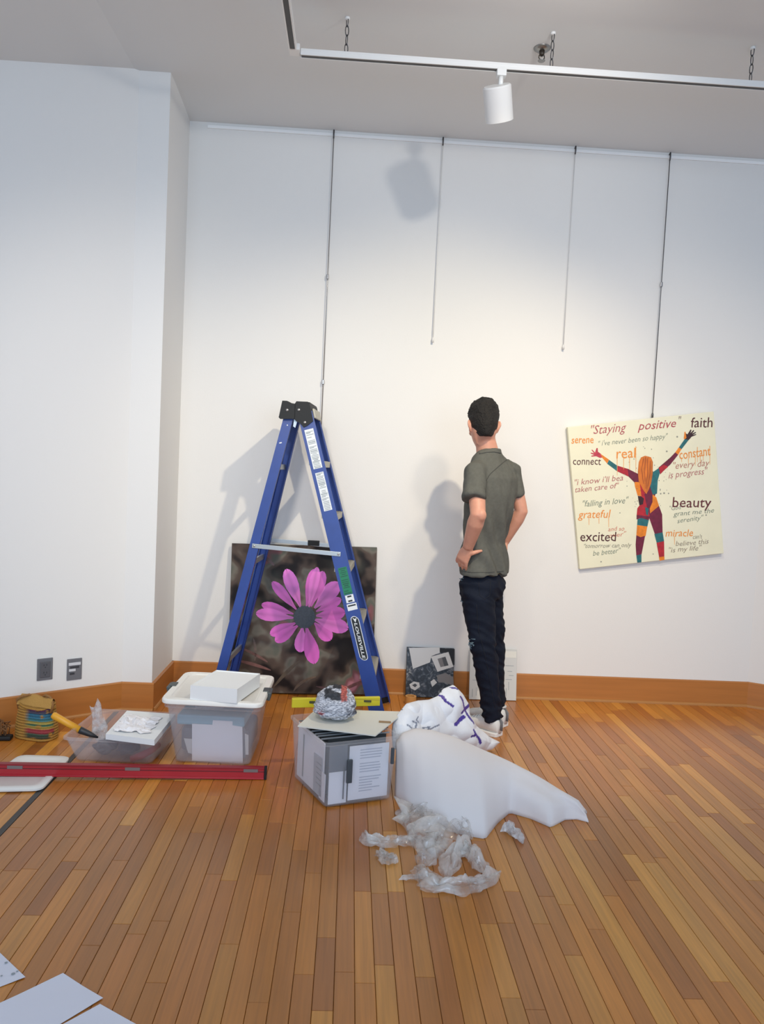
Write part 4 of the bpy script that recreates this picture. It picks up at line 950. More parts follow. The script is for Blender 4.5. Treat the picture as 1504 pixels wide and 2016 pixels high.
# --- file crate in the middle
B0 = Vector((-.045, 3.085, 0)); e1 = nrm((.287, .110, 0)); e2 = nrm((-.200, .295, 0)); L1, L2, CH = .300, .350, .272
e2 = (e2-e1*e2.dot(e1)*.6).normalized()
def cr(u_, v_, z_): return B0+e1*u_+e2*v_+Vector((0, 0, z_))
fc = thing('file_crate', 'clear plastic file crate full of papers and folders, in the middle of the floor', 'storage bin', cr(L1/2, L2/2, 0))
tub('crate_body', [cr(0, 0, .001), cr(L1, 0, .001), cr(L1, L2, .001), cr(0, L2, .001)], [cr(-.016, -.012, CH), cr(L1+.014, -.012, CH), cr(L1+.014, L2+.012, CH), cr(-.016, L2+.012, CH)], clr, fc, .022)
eR = Matrix((e1, e2, UPV)).transposed(); eR2 = Matrix((e2, -e1, UPV)).transposed()
m = MB(); m.box(cr(.094, -.0145, .155), (.024, .010, .10), eR, .003); m.build('latch', mat('latch_dark', (66, 72, 78), .5), fc)
m = MB(); m.box(cr(L1-.012, -.0145, .20), (.014, .010, .07), eR, .003); m.build('latch', mat('latch_dark', (66, 72, 78), .5), fc)
blkf = mat('black_folder', (34, 38, 40), .7)
for i in range(8):
    v_ = .055+.034*i; f = thing('hanging_folder', '%s black hanging folder from the typed letter in the file crate' % ('first', 'second', 'third', 'fourth', 'fifth', 'sixth', 'seventh', 'last')[i], 'folder', cr(L1/2, v_, .02), 'hanging folders in the file crate')
    m = MB(); tl_ = .004*math.sin(i*2.1)
    for s in (-1, 1): m.prism([cr(.030, v_, .022), cr(L1-.014, v_, .022), cr(L1-.012, v_+s*.007+tl_, CH+.004), cr(.022, v_+s*.007+tl_, CH+.004)], e2*.0012)
    m.build('folder_sheet', blkf, f)
    m = MB(); m.box(cr(L1/2, v_+tl_, CH+.006), (L1+.012, .002, .006), eR); m.build('hanger_bar', mat('hanger_bar', (150, 154, 158), .4, .5), f)
for k_, (u_, wd_) in enumerate(((.016, L2-.07),)):
    t = thing('paper_sheet', 'white printed sheets inside the left side of the file crate', 'paper', cr(u_, L2/2, .02))
    m = MB(); m.box(cr(u_-.004, .195, .138), (.285, .003, .240), eR2); m.build('sheet', paper_m, t)
    m = MB(); m.box(cr(u_-.008, .105, .105), (.085, .002, .165), eR2 @ Matrix.Rotation(.04, 3, 'Y')); m.build('sheet', mat('paper_grey', (184, 188, 196), .7), t)
    m = MB(); m.box(cr(u_-.008, .055, .075), (.055, .002, .120), eR2 @ Matrix.Rotation(-.03, 3, 'Y')); m.build('sheet', paper_m, t)
    m = MB()
    for q in range(5): m.box(cr(u_-.0105, .09+.004*(q % 2), .07+.022*q), (.05, .0006, .004), eR2)
    m.box(cr(u_-.0068, .27, .13), (.012, .0006, .19), eR2)
    m.build('printed_lines', lgr, t)['kind'] = 'stuff'
t = thing('paper_sheet', 'white typed letter pressed against the right front side of the file crate', 'paper', cr(.2, .012, .02))
m = MB(); m.box(cr(.192, .0085, .136), (.180, .002, .232), eR); m.build('sheet', paper_m, t)
m = MB(); rr = random.Random(2)
for q in range(16):
    if q in (4, 9): continue
    w_ = rr.choice([.10, .09, .095, .06]); m.box(cr(.150+w_/2, .0071, .232-.0118*q), (w_, .0006, .0042), eR)
m.build('typed_lines', mat('typed_grey', (176, 180, 192), .7), t)['kind'] = 'stuff'
t = thing('paper_sheet', 'narrow pale sheet behind the latch of the file crate', 'paper', cr(.05, .01, .02))
m = MB(); m.box(cr(.056, .0115, .080), (.080, .002, .135), eR); m.build('sheet', paper_m, t)
m = MB(); m.box(cr(.080, .0058, .10), (.006, .0006, .14), eR); m.build('sheet_edge', mat('latch_dark', (66, 72, 78)), t)
t = thing('divider', 'slate grey plastic divider inside the front corner of the file crate', 'divider', cr(.06, .02, .02))
m = MB(); m.box(cr(.055, .014, .195), (.080, .002, .125), eR); m.build('divider_sheet', mat('slate_plastic', (92, 98, 108), .5), t)
# board lying on the crate
BZ = .296
bd = [fl(586, 1431, BZ), fl(739, 1450, BZ), fl(797, 1403, BZ), fl(622, 1398, BZ)]
m = MB(); m.prism(bd, (0, 0, .005)); tag(m.build('white_board', mat('board_cream', (218, 216, 206), .5)), 'cream flat board lying across the top of the file crate', 'board')
c_ = fl(757, 1421, BZ+.008); m = MB(); m.frame(c_+Vector((-.025, 0, 0)), c_+Vector((.028, -.004, 0)), .012, .006, (0, 1, 0), .001); tag(m.build('wood_stick', mat('stick_wood', (150, 120, 84), .6)), 'short brown wooden stick on the right end of the cream board', 'stick')
# yellow spirit level
a_ = fl(574, 1393, BZ+.008); b_ = fl(747, 1389, BZ+.008); yl = mat('yellow_plastic', (204, 190, 36), .42)
lv = thing('spirit_level', 'yellow spirit level lying behind the newspaper bundle on the crate', 'level', (a_+b_)/2)
d_ = (b_-a_).normalized(); m = MB(); m.frame(a_+Vector((0, 0, .022)), b_+Vector((0, 0, .022)), .018, .042, (0, 1, 0), .002); m.build('level_body', yl, lv)
for f in (.22, .84): c_ = a_.lerp(b_, f)+Vector((0, -.0095, .026)); m = MB(); m.box(c_, (.05, .003, .012), None, .001); m.build('vial_window', mat('level_dark', (70, 68, 30), .3), lv)
m = MB(); m.box(a_.lerp(b_, .5)+Vector((0, -.0095, .040)), ((b_-a_).length*.98, .002, .003)); m.build('level_rib', mat('yellow_dark', (168, 150, 30), .5), lv)
# newspaper bundle
nm = bpy.data.materials.new('newsprint'); nm.use_nodes = True; nt = nm.node_tree; b = nt.nodes['Principled BSDF']; N = nt.nodes.new; L = nt.links.new
tc = N('ShaderNodeTexCoord'); mp = N('ShaderNodeMapping'); mp.inputs['Scale'].default_value = (26, 26, 90); mp.inputs['Rotation'].default_value = (.2, .3, .1); L(tc.outputs['Object'], mp.inputs[0])
n1 = N('ShaderNodeTexNoise'); n1.inputs['Scale'].default_value = 3; n1.inputs['Detail'].default_value = 3; L(mp.outputs[0], n1.inputs[0])
r = N('ShaderNodeValToRGB'); r.color_ramp.elements[0].position = .44; r.color_ramp.elements[0].color = lin((136, 140, 150)); r.color_ramp.elements[1].position = .54; r.color_ramp.elements[1].color = lin((204, 206, 214)); L(n1.outputs[0], r.inputs[0])
at_ = N('ShaderNodeAttribute'); at_.attribute_name = 'col'; mx = N('ShaderNodeMix'); mx.data_type = 'RGBA'; mx.blend_type = 'MULTIPLY'; mx.inputs[0].default_value = 1; L(r.outputs[0], mx.inputs[6]); L(at_.outputs['Color'], mx.inputs[7]); L(mx.outputs[2], b.inputs['Base Color']); b.inputs['Roughness'].default_value = .7
bc = at(660, 1393, fl(660, 1424, BZ+.005).y+.06); m = MB(); m.ellipsoid((0, 0, 0), (1, 1, 1), None, 56, 40); P = []; C_ = []
for v in m.v:
    d_ = v.normalized(); base = Vector((math.copysign(abs(d_.x)**.85, d_.x)*.092, d_.y*.080, d_.z*.098 if d_.z > 0 else d_.z*.060))
    if d_.z < -.3: base.x *= 1.08; base.y *= 1.05
    cr_ = abs(nz(d_, 2.2, 3))*.040+abs(nz(d_, 5.5, 9))*.018+abs(nz(d_, 11, 1))*.007
    P.append(bc+base*(1-cr_*6.5+.08)); c = (255, 255, 255)
    if d_.z > .55 and -.5 < d_.x < .35 and nz(d_, 3, 7) > -.25: c = (70, 70, 74)
    if d_.z > .5 and .2 < d_.x < .5 and d_.y < .2: c = (236, 120, 104)
    if -.8 < d_.x < -.5 and -.5 < d_.z < -.05 and d_.y < 0 and nz(d_, 9, 2) > 0: c = (224, 110, 110)
    if d_.x > .45 and -.4 < d_.z < .3 and nz(d_, 4, 5) > .1: c = (130, 130, 136)
    C_.append(c)
m.v = P; m.c = C_
zmin = min(p.z for p in m.v); dz_ = BZ+.0052-zmin
m.v = [p+Vector((0, 0, dz_*max(0, 1-(p.z-zmin)/.1))) for p in m.v]
tag(m.build('newspaper_bundle', nm, None, True), 'crumpled newspaper-wrapped bundle sitting on the cream board', 'bundle')

# --- white lidded tote
TB = [(-.765, 3.525, .001), (-.412, 3.505, .001), (-.405, 3.87, .001), (-.755, 3.88, .001)]
TT = [(-.802, 3.485, .278), (-.378, 3.462, .278), (-.370, 3.90, .278), (-.790, 3.915, .278)]
tt = thing('storage_tote', 'clear storage tote with white lid and dark latches, left of the ladder foot', 'storage bin', (-.585, 3.69, 0))
tub('tote_body', TB, TT, clr2, tt, .035, .003, .012, .016)
def offz(C, z): return [Vector((p[0], p[1], z)) for p in C]
m = MB(); LC = shrink(TT, -.020)
m.rings([rloop(offz(LC, .296), .05), rloop(offz(shrink(LC, -.004), .300), .05), rloop(offz(shrink(LC, -.004), .314), .05), rloop(offz(LC, .320), .05), rloop(offz(shrink(LC, .030), .320), .04), rloop(offz(shrink(LC, .036), .314), .04)], True)
lid = m.build('lid', mat('lid_white', (232, 230, 224), .4), tt); smooth_by_angle(lid, 40)
for cx_, cy_ in ((-.826, 3.70), (-.352, 3.66)):
    s = -1 if cx_ < -.6 else 1
    m = MB(); m.box((cx_+s*.004, cy_, .300), (.022, .085, .040), Matrix.Rotation(s*.2, 3, 'Y'), .004); m.box((cx_-s*.010, cy_, .321), (.030, .060, .006), None, .002); m.build('latch', mat('latch_slate', (74, 80, 80), .5), tt)
m = MB(); m.box((-.60, 3.470, .287), (.13, .006, .010), None, .002); m.build('moulded_logo_bar', clr2, tt)
# contents
def item(name, mb, m_, lab, cat, **k): return tag(mb.build(name, m_, None, **k), lab, cat)
Rt = Matrix.Rotation(-.05, 3, 'Z')
m = MB(); P_ = [at(378, 1425, 3.545), at(418, 1427, 3.545), at(419, 1418, 3.545), at(477, 1421, 3.545), at(478, 1502, 3.545), at(378, 1498, 3.545)]
m.prism(P_, (0, .003, 0)); f1 = item('paper_folder', m, paper_m, 'white tabbed paper folder inside the front of the lidded tote', 'folder')
m = MB(); m.prism([at(381, 1422, 3.556), at(415, 1419, 3.556), at(476, 1424, 3.556), at(484, 1438, 3.562), at(483, 1492, 3.562), at(382, 1494, 3.556)], (0, .004, 0)); item('folder_insert', m, mat('folder_grey', (86, 92, 104), .6), 'dark grey folder just behind the white tabbed one in the tote', 'folder')
m = MB(); m.box((-.60, 3.70, .195), (.32, .30, .05), Rt, .01); item('blue_pouch', m, mat('pouch_blue', (126, 176, 196), .5), 'pale blue pouch on top of the contents inside the lidded tote', 'pouch')
m = MB(); m.box((-.585, 3.72, .085), (.33, .25, .12), Rt, .02); item('grey_case', m, mat('case_slate', (92, 92, 104), .6), 'slate grey case at the bottom of the lidded tote', 'case')
m = MB(); m.prism([at(362, 1454, 3.566), at(382, 1455, 3.566), at(384, 1486, 3.566), at(370, 1482, 3.566)], (0, .004, 0)); item('paper_packet', m, mat('packet_white', (206, 204, 204), .6), 'small white packet left of the tabbed folder in the tote', 'packet')
m = MB(); m.prism([at(482, 1444, 3.56), at(489, 1448, 3.56), at(489, 1486, 3.56), at(483, 1486, 3.56)], (0, .004, 0)); item('paper_packet', m, mat('packet_white', (206, 204, 204), .6), 'thin white packet right of the tabbed folder in the tote', 'packet')
# white box on the lid
zb = .3205
q0 = [fl(374, 1377, zb), fl(466, 1385, zb)]; q1 = fl(511, 1352, zb); ed = (q1-q0[1]); Cb = [q0[0], q0[1], q0[1]+ed, q0[0]+ed]
hb = at(374, 1349, q0[0].y).z-zb
m = MB(); m.rings([Cb, [p+Vector((0, 0, hb)) for p in Cb], [p+Vector((0, 0, hb)) for p in shrink(Cb, .004)], [p+Vector((0, 0, hb-.004)) for p in shrink(Cb, .005)]], True)
item('white_box', m, mat('white_cardboard', (230, 232, 232), .55), 'shallow white cardboard box lying on the lid of the tote', 'box')

# --- small open bin at the left
SB = [(-1.215, 3.50, .001), (-.862, 3.485, .001), (-.835, 3.80, .001), (-1.19, 3.82, .001)]
ST = [(-1.252, 3.462, .118), (-.838, 3.44, .118), (-.808, 3.845, .118), (-1.222, 3.865, .118)]
sb = thing('open_bin', 'low open clear bin filled with tools and plastic scraps, left of the white tote', 'storage bin', (-1.03, 3.65, 0))
tub('bin_body', SB, ST, clr2, sb, .03, .003, .010, .010)
def lump(name, c, r, m_, lab, cat, am=.25, sc=1.5, seed=0, rot=0, seg=28, group=None):
    m = MB(); R_ = Matrix.Rotation(rot, 3, 'Z'); m.ellipsoid((0, 0, 0), (1, 1, 1), None, seg, seg*2//3); P = []
    for v in m.v:
        d_ = v.normalized(); k_ = 1+am*nz(d_, sc, seed)+am*.5*nz(d_, sc*2.5, seed+3); P.append(Vector(c)+R_@Vector((d_.x*r[0], d_.y*r[1], max(-.92, d_.z)*r[2]))*k_)
    m.v = P; zz = min(p.z for p in P); 
    return tag(m.build(name, m_, None, True), lab, cat, group)
gl_ = mat('glove_dark', (48, 52, 64), .7, bump=.3, bscale=80)
lump('work_glove', (-1.105, 3.60, .042), (.055, .05, .026), gl_, 'dark work glove on the left inside the open bin', 'glove', .35, 1.8, 1)
lump('work_glove', (-.995, 3.585, .042), (.052, .045, .026), gl_, 'dark work glove in the middle inside the open bin', 'glove', .35, 1.8, 5)
lump('cloth_rag', (-1.03, 3.70, .050), (.085, .05, .034), mat('rag_grey', (120, 122, 132), .8), 'grey crumpled rag inside the open bin', 'cloth', .35, 1.6, 8)
m = MB(); c_ = at(206, 1473, 3.56); m.tube([c_+Vector((math.cos(a_)*.024, -.3*math.sin(a_)*.01, math.sin(a_)*.022)) for a_ in [2*PI*k/20 for k in range(21)]], .011, 10, False); item('tape_roll', m, mat('tape_dark', (56, 60, 70), .5), 'dark roll of tape standing inside the open bin', 'tape', smooth=True)
m = MB(); m.tube([at(258, 1496, 3.53)+Vector((0, 0, .004)), at(280, 1487, 3.53), at(300, 1476, 3.58), at(312, 1466, 3.66)], [.016, .018, .016, .013], 10); item('red_handle', m, mat('red_rubber', (176, 40, 52), .5), 'red rubber-gripped tool inside the right side of the open bin', 'tool', smooth=True)
m = MB(); P_ = [fl(208, 1448, .150), fl(304, 1460, .150), fl(345, 1409, .150), fl(250, 1402, .150)]
m.prism([p-Vector((0, 0, .018)) for p in P_], (0, 0, .026)); item('flat_box', m, mat('white_cardboard', (230, 232, 232)), 'flat white box lying across the open bin', 'box')
# tissue on the flat box: a crumpled sheet
def crumple_sheet(C, nu, nv, h, m_, name, seed, sc=14, th=.0):
    rows = []
    for i in range(nu):
        r_ = []
        for j in range(nv):
            u_, v_ = i/(nu-1), j/(nv-1); p = (Vector(C[0])*(1-u_)+Vector(C[1])*u_)*(1-v_)+(Vector(C[3])*(1-u_)+Vector(C[2])*u_)*v_
            e_ = min(u_, 1-u_, v_, 1-v_)*2; w_ = Vector((nz(p, sc, seed), nz(p, sc, seed+9), 0))*.02
            r_.append(p+w_*(1+e_)+Vector((0, 0, (abs(nz(p, sc, seed+4))*1.1+abs(nz(p, sc*2.2, seed))*.6)*h*(.35+e_))))
        rows.append(r_)
    m = MB(); m.grid(rows); return m.build(name, m_, None, False, fix=False)
o = crumple_sheet([fl(222, 1441, .160), fl(296, 1444, .160), fl(318, 1414, .160), fl(246, 1408, .160)], 26, 22, .030, mat('tissue_white', (232, 230, 232), .7), 'tissue_paper', 3, 22); tag(o, 'crumpled white tissue paper on the flat white box', 'paper')
# yellow handled tool leaning out of the bin
a_ = at(103, 1407, 3.60); b_ = at(157, 1437, 3.60); c_ = at(193, 1452, 3.60)
tl = thing('hand_tool', 'tool with yellow handle and black end leaning out of the open bin', 'tool', (a_+c_)/2-Vector((0, 0, .05)))
m = MB(); m.tube([a_, a_.lerp(b_, .06), a_.lerp(b_, .5), b_], [.013, .017, .0155, .016], 14); m.build('handle', mat('yellow_grip', (226, 162, 44), .4), tl, True)
m = MB(); m.tube([b_, b_.lerp(c_, .1), b_.lerp(c_, .6), c_], [.0165, .0165, .012, .004], 12); m.build('shank', mat('black_grip', (40, 42, 46), .45), tl, True)
# generic lumpy body with a given outline, standing on a plane
def pillow(name, outline, pl, thick, m_, step, Rr, seed, cr_=.5, back=.6, colf=None, sc=9, parent=None, smooth=False):
    O = [pl.uv(pl.px(*q)) for q in outline]; n_ = len(O)
    x0_, x1_ = min(q[0] for q in O), max(q[0] for q in O); y0_, y1_ = min(q[1] for q in O), max(q[1] for q in O)
    A = np.array(O); Bq = np.roll(A, -1, 0)
    def info(p):
        p = np.array(p); d = Bq-A; t = np.clip(((p-A)*d).sum(1)/np.maximum(1e-9, (d*d).sum(1)), 0, 1); q = A+d*t[:, None]; ds = np.hypot(*(p-q).T); i = ds.argmin()
        c_ = ((A[:, 1] > p[1]) != (Bq[:, 1] > p[1])) & (p[0] < (Bq[:, 0]-A[:, 0])*(p[1]-A[:, 1])/(Bq[:, 1]-A[:, 1]+1e-12)+A[:, 0]); return c_.sum() % 2 == 1, ds[i], q[i]
    nx, ny = int((x1_-x0_)/step)+3, int((y1_-y0_)/step)+3; m = MB(); idF = {}; idB = {}
    for i in range(nx):
        for j in range(ny):
            p = (x0_-step+i*step, y0_-step+j*step); ins, ds, q = info(p)
            if not ins and ds > step*1.05: continue
            if not ins or ds < step*.3: p = q; ds = 0
            w3 = pl.pt(*p); t = thick*math.sqrt(max(0, 1-(1-min(1, ds/Rr))**2)); nf = 1+cr_*(abs(nz(w3, sc, seed))*2.2-.6)+cr_*.6*(abs(nz(w3, sc*2.4, seed+5))*2-.4)
            c = colf(topx(w3)) if colf else None
            idF[i, j] = len(m.v); m.v.append(w3+pl.n*(t*nf)); m.c.append(c)
            if ds == 0: idB[i, j] = idF[i, j]
            else: idB[i, j] = len(m.v); m.v.append(w3-pl.n*(t*back)); m.c.append(c)
    for i in range(nx-1):
        for j in range(ny-1):
            ks = [(i, j), (i+1, j), (i+1, j+1), (i, j+1)]
            if all(k in idF for k in ks):
                f_ = [idF[k] for k in ks]; g_ = [idB[k] for k in ks]
                m.f.append(tuple(f_))
                if g_ != f_: m.f.append(tuple(g_[::-1]))
    return m.build(name, m_, parent, smooth, fix=False)
film = clear_mat('milky_film', (222, 220, 222), .5, .4, .3, 40)
o = pillow('plastic_scrap', [(180, 1448), (182, 1412), (176, 1389), (184, 1396), (188, 1386), (192, 1374), (199, 1386), (201, 1406), (212, 1428), (210, 1458), (190, 1458)], Plane((-1.15, 3.62, 0), (1, 0, 0), (0, .25, 1)), .012, film, .006, .02, 4, .8)
tag(o, 'milky plastic film scrap sticking up from the open bin', 'plastic')

# --- woven bag at the wall
bx_, by_ = fl(70, 1452).x, 3.80
bk = thing('woven_bag', 'coiled straw bag with a colourful band beside the left wall', 'bag', (bx_, by_, 0))
straw = (172, 128, 62); rows = []; cl = []; nlev = 66; Hb = .172
PAL = [(60, 60, 44), (60, 84, 60), (176, 52, 60), (188, 60, 62), (200, 160, 60), (70, 120, 84), (196, 170, 70), (60, 128, 132), (48, 120, 150), (44, 110, 140), (70, 60, 80), (96, 44, 82)]
m = MB()
for i in range(nlev):
    z_ = i/(nlev-1)*Hb; k = i/(nlev-1); co = (i*12/(nlev-1)) ; wv_ = abs(math.sin(i*PI/5))*.005
    hw_ = .102-.010*k+wv_+.004*math.sin(k*5); hd_ = .060-.012*k+wv_; r_ = []
    for j in range(44):
        a_ = 2*PI*j/44; cs, sn = math.cos(a_), math.sin(a_); x_ = math.copysign(abs(cs)**.62, cs)*hw_; y_ = math.copysign(abs(sn)**.75, sn)*hd_
        tw_ = -.30; p_ = Vector((x_*math.cos(tw_)-y_*math.sin(tw_), x_*math.sin(tw_)+y_*math.cos(tw_), z_+.004*math.sin(j*2.2+i)*(.2)+(.01*math.sin(a_*2+1) if k > .9 else 0)))
        r_.append(Vector((bx_, by_, 0))+p_)
        inb = x_ > -.02 and y_ < 0 and .08 < k < .93; c = tuple(q_*.72+26 for q_ in PAL[min(11, int((k-.08)/.85*12))]) if inb and (nz(p_, 40, 2) > -.35) else tuple(q*(.86+.2*abs(math.sin(i*PI/5))) for q in straw)
        cl.append(c)
    rows.append(r_)
m.rings(rows); m.c = cl; m.build('woven_body', attr_mat('coiled_straw', .75, .2, bump=.5, bscale=240), bk, True)
m = MB(); rows = []
for i in range(10):
    r_ = []
    for j in range(16):
        u_ = -.095+.19*j/15; v_ = i/9; r_.append(Vector((bx_+u_*(1-.12*v_), by_-.045+.085*v_-u_*.3, Hb-.005+.035*math.sin(v_*PI)*(1+.5*nz((u_*14, v_*3, 0), 1, 2))+.012*v_)))
    rows.append(r_)
m.grid(rows); m.build('soft_flap', mat('straw_plain', (176, 134, 66), .8, bump=.4, bscale=150), bk, True, fix=False)
for s in (-1, 1):
    m = MB(); pts = [Vector((bx_+s*.088, by_-.03-s*.026, Hb-.03)), Vector((bx_+s*.098, by_-.03-s*.026, Hb+.015)), Vector((bx_+s*.07, by_-.02, Hb+.036)), Vector((bx_+s*.04, by_, Hb+.040)), Vector((bx_+s*.02, by_+.01, Hb+.025))]
    m.tube(pts, .0065, 8); m.build('handle', mat('straw_handle', (150, 106, 56), .8, bump=.5, bscale=200), bk, True)
m = MB(); m.ellipsoid((bx_+.098, by_-.055, Hb+.012), (.004, .004, .004)); m.build('snap', rivm, bk, True)
# raffia bundle left of the bag and a dark object at the frame edge
m = MB(); rr = random.Random(9); q0_ = fl(14, 1450)
for k in range(16):
    p_ = Vector((bx_-.145+rr.uniform(-.03, .02), by_-.02+rr.uniform(-.04, .03), .004)); h_ = rr.uniform(.05, .10)
    m.tube([p_, p_+Vector((rr.uniform(-.02, .02), 0, h_*.6)), p_+Vector((rr.uniform(-.03, .03), rr.uniform(-.02, .02), h_)), p_+Vector((rr.uniform(-.06, .04), rr.uniform(-.03, .03), h_*.7))], .0028, 5)
o = tag(m.build('raffia_bundle', mat('raffia', (128, 88, 52), .8), None, True), 'loose bundle of brown raffia beside the straw bag', 'raffia', kind='stuff')
q0_ = fl(6, 1459); m = MB(); m.box(q0_+Vector((-.01, .02, .011)), (.085, .05, .020), Matrix.Rotation(.1, 3, 'Z'), .006); item('black_case', m, blk, 'small black case on the floor at the left edge', 'case')
# lid lying on the floor, red level across it
LF = [fl(-60, 1563), fl(82, 1560), fl(140, 1495), fl(38, 1492)]
LF = [Vector((p.x, p.y, 0)) for p in LF]
m = MB(); m.rings([rloop(offz(shrink(LF, .01), .001), .04), rloop(offz(LF, .006), .04), rloop(offz(LF, .014), .04), rloop(offz(shrink(LF, .006), .018), .04), rloop(offz(shrink(LF, .035), .0175), .03), rloop(offz(shrink(LF, .040), .014), .03)], True)
o = item('floor_lid', m, mat('lid_white', (232, 230, 224)), 'white rounded plastic lid lying on the floor under the red level', 'lid'); smooth_by_angle(o, 40)
ra = Vector((-1.80, 3.262, .0)); rb_ = Vector((-.318, 3.372, 0)); za, zb2 = .0200+.001, .002
ra.z = .0185+(.0185/(ra-rb_).length)*.25; rb_.z = .0015; dr = (rb_-ra).normalized(); nr = Vector((0, -1, 0)); nr = (nr-dr*nr.dot(dr)).normalized(); ur = nr.cross(dr)*-1
if ur.z < 0: ur = -ur
redm = mat('red_aluminium', (170, 28, 40), .35, spec=.5, coat=.2)
rl = thing('long_level', 'long red box level lying across the floor in front of the bins', 'level', (ra+rb_)/2-Vector((0, 0, .002)))
def rbar(o0_, o1_, w_, h_, up_off, n_off, name, m_, parent, bev=.001):
    m = MB(); m.frame(ra+dr*o0_+ur*up_off+nr*n_off, ra+dr*o1_+ur*up_off+nr*n_off, w_, h_, nr, bev); return m.build(name, m_, parent)
LL = (rb_-ra).length
rbar(0, LL-.012, .018, .052, .026, 0, 'beam_web', redm, rl)
rbar(0, LL-.012, .026, .007, .0505, 0, 'top_flange', mat('red_aluminium_dark', (140, 24, 34), .4), rl); rbar(0, LL-.012, .026, .007, .0035, 0, 'bottom_flange', redm, rl)
rbar(0, LL-.012, .0205, .004, .034, 0, 'groove_line', mat('red_groove', (96, 14, 22), .5), rl)
rbar(LL-.012, LL, .028, .054, .0275, 0, 'end_cap', blk, rl)
for px_ in (25, 258, 492):
    k_ = (fl(px_, 1525, .03).x-ra.x)/dr.x
    rbar(k_-.032, k_+.032, .024, .016, .040, 0, 'vial_block', mat('vial_grey', (120, 108, 106), .4), rl)
# paper sheets at the lower left corner of the view
def sheet(C, lab, th=.0006, z0=.0012):
    P = [fl(x_, y_, z0) for x_, y_ in C]; m = MB(); rows = []
    for i in range(9):
        r_ = []
        for j in range(9):
            u_, v_ = i/8, j/8; p = (P[0]*(1-u_)+P[1]*u_)*(1-v_)+(P[3]*(1-u_)+P[2]*u_)*v_
            p = p+Vector((0, 0, .004*max(0, abs(u_-.5)+abs(v_-.5)-.55)**1)); r_.append(p)
        rows.append(r_)
    m.grid(rows); m.grid([[p+Vector((0, 0, th)) for p in r_] for r_ in rows]); return m.build('paper_sheet', mat('sheet_white', (226, 224, 232), .6), None, False, fix=False), P
s1, P1 = sheet([(-120, 1760), (50, 1925), (-60, 1965), (-240, 1800)], ''); tag(s1, 'white sheet with small grey marks, farthest of three by the lower left corner', 'paper')
m = MB()
for x_, y_, r_ in ((26, 1917, 5), (12, 1895, 4), (34, 1912, 3), (3, 1921, 3)): p_ = fl(x_, y_, .0045); m.add([p_+Vector((math.cos(k)*r_*.0011, math.sin(k)*r_*.0011, 0)) for k in range(6)], [tuple(range(6))])
m.build('ink_marks', lgr, s1, fix=False)['kind'] = 'stuff'
s2, _ = sheet([(-60, 2003), (124, 1917), (203, 1966), (20, 2075)], ''); tag(s2, 'plain white sheet on the floor, middle of three by the lower left corner', 'paper')
s3, _ = sheet([(60, 2050), (197, 1978), (330, 2050), (200, 2150)], ''); tag(s3, 'plain white sheet cut by the bottom edge of the view', 'paper')

# ---------------------------------------------------------------- bag, foam sheet and plastic wrap
PUR = (66, 48, 140)
strokes = [([(865, 1370), (868, 1382), (877, 1391)], 3.2), ([(884, 1354), (892, 1357)], 2.4), ([(893, 1373), (898, 1380), (901, 1392), (908, 1404), (913, 1414), (920, 1424)], 3.2), ([(907, 1395), (919, 1387)], 4.2), ([(884, 1427), (901, 1412)], 4.6), ([(897, 1404), (905, 1394)], 3), ([(918, 1438), (921, 1448), (914, 1450)], 3), ([(921, 1446), (930, 1455), (933, 1463)], 3),
           ([(788, 1428), (794, 1434)], 2), ([(798, 1421), (806, 1424), (802, 1433)], 2.2), ([(792, 1440), (800, 1436), (806, 1440)], 1.6), ([(810, 1412), (806, 1418), (812, 1424)], 1.6), ([(820, 1434), (830, 1432), (828, 1438)], 1.8), ([(832, 1436), (842, 1430), (848, 1428)], 1.8)]
def bagcol(q):
    for pts, w_ in strokes:
        for i in range(len(pts)-1):
            a_ = Vector(pts[i]); b_ = Vector(pts[i+1]); p = Vector(q); d_ = b_-a_; t = max(0, min(1, (p-a_).dot(d_)/max(1e-6, d_.dot(d_))))
            if (a_+d_*t-p).length < w_*.75: return PUR if w_ > 2.3 else (128, 134, 150)
    return (226, 228, 234)
P0_ = at(778, 1440, 3.36); P1_ = at(984, 1450, 3.80)
bp = Plane(P0_, (P1_-P0_).normalized(), (0, .42, 1)); bp.y = (bp.y-bp.x*bp.y.dot(bp.x)).normalized(); bp.n = bp.x.cross(bp.y)
if bp.n.y > 0: bp.n = -bp.n
def z3(x, y): return (520+x/2.279, 1330+y/2.279)
ol = [z3(*q) for q in ((582, 330), (576, 260), (580, 215), (602, 172), (640, 125), (690, 112), (740, 108), (782, 90), (806, 58), (845, 42), (880, 78), (912, 126), (920, 180), (946, 220), (998, 268), (1058, 300), (1040, 312), (1012, 336), (960, 345), (900, 345), (800, 350), (700, 350))]
o = pillow('plastic_bag', ol, bp, .048, attr_mat('bag_film', .42, .5, bump=.12, bscale=70), .0042, .10, 6, .38, .8, bagcol, 5.2)
tag(o, 'white plastic bag with purple stroke markings slumped against the file crate', 'bag')
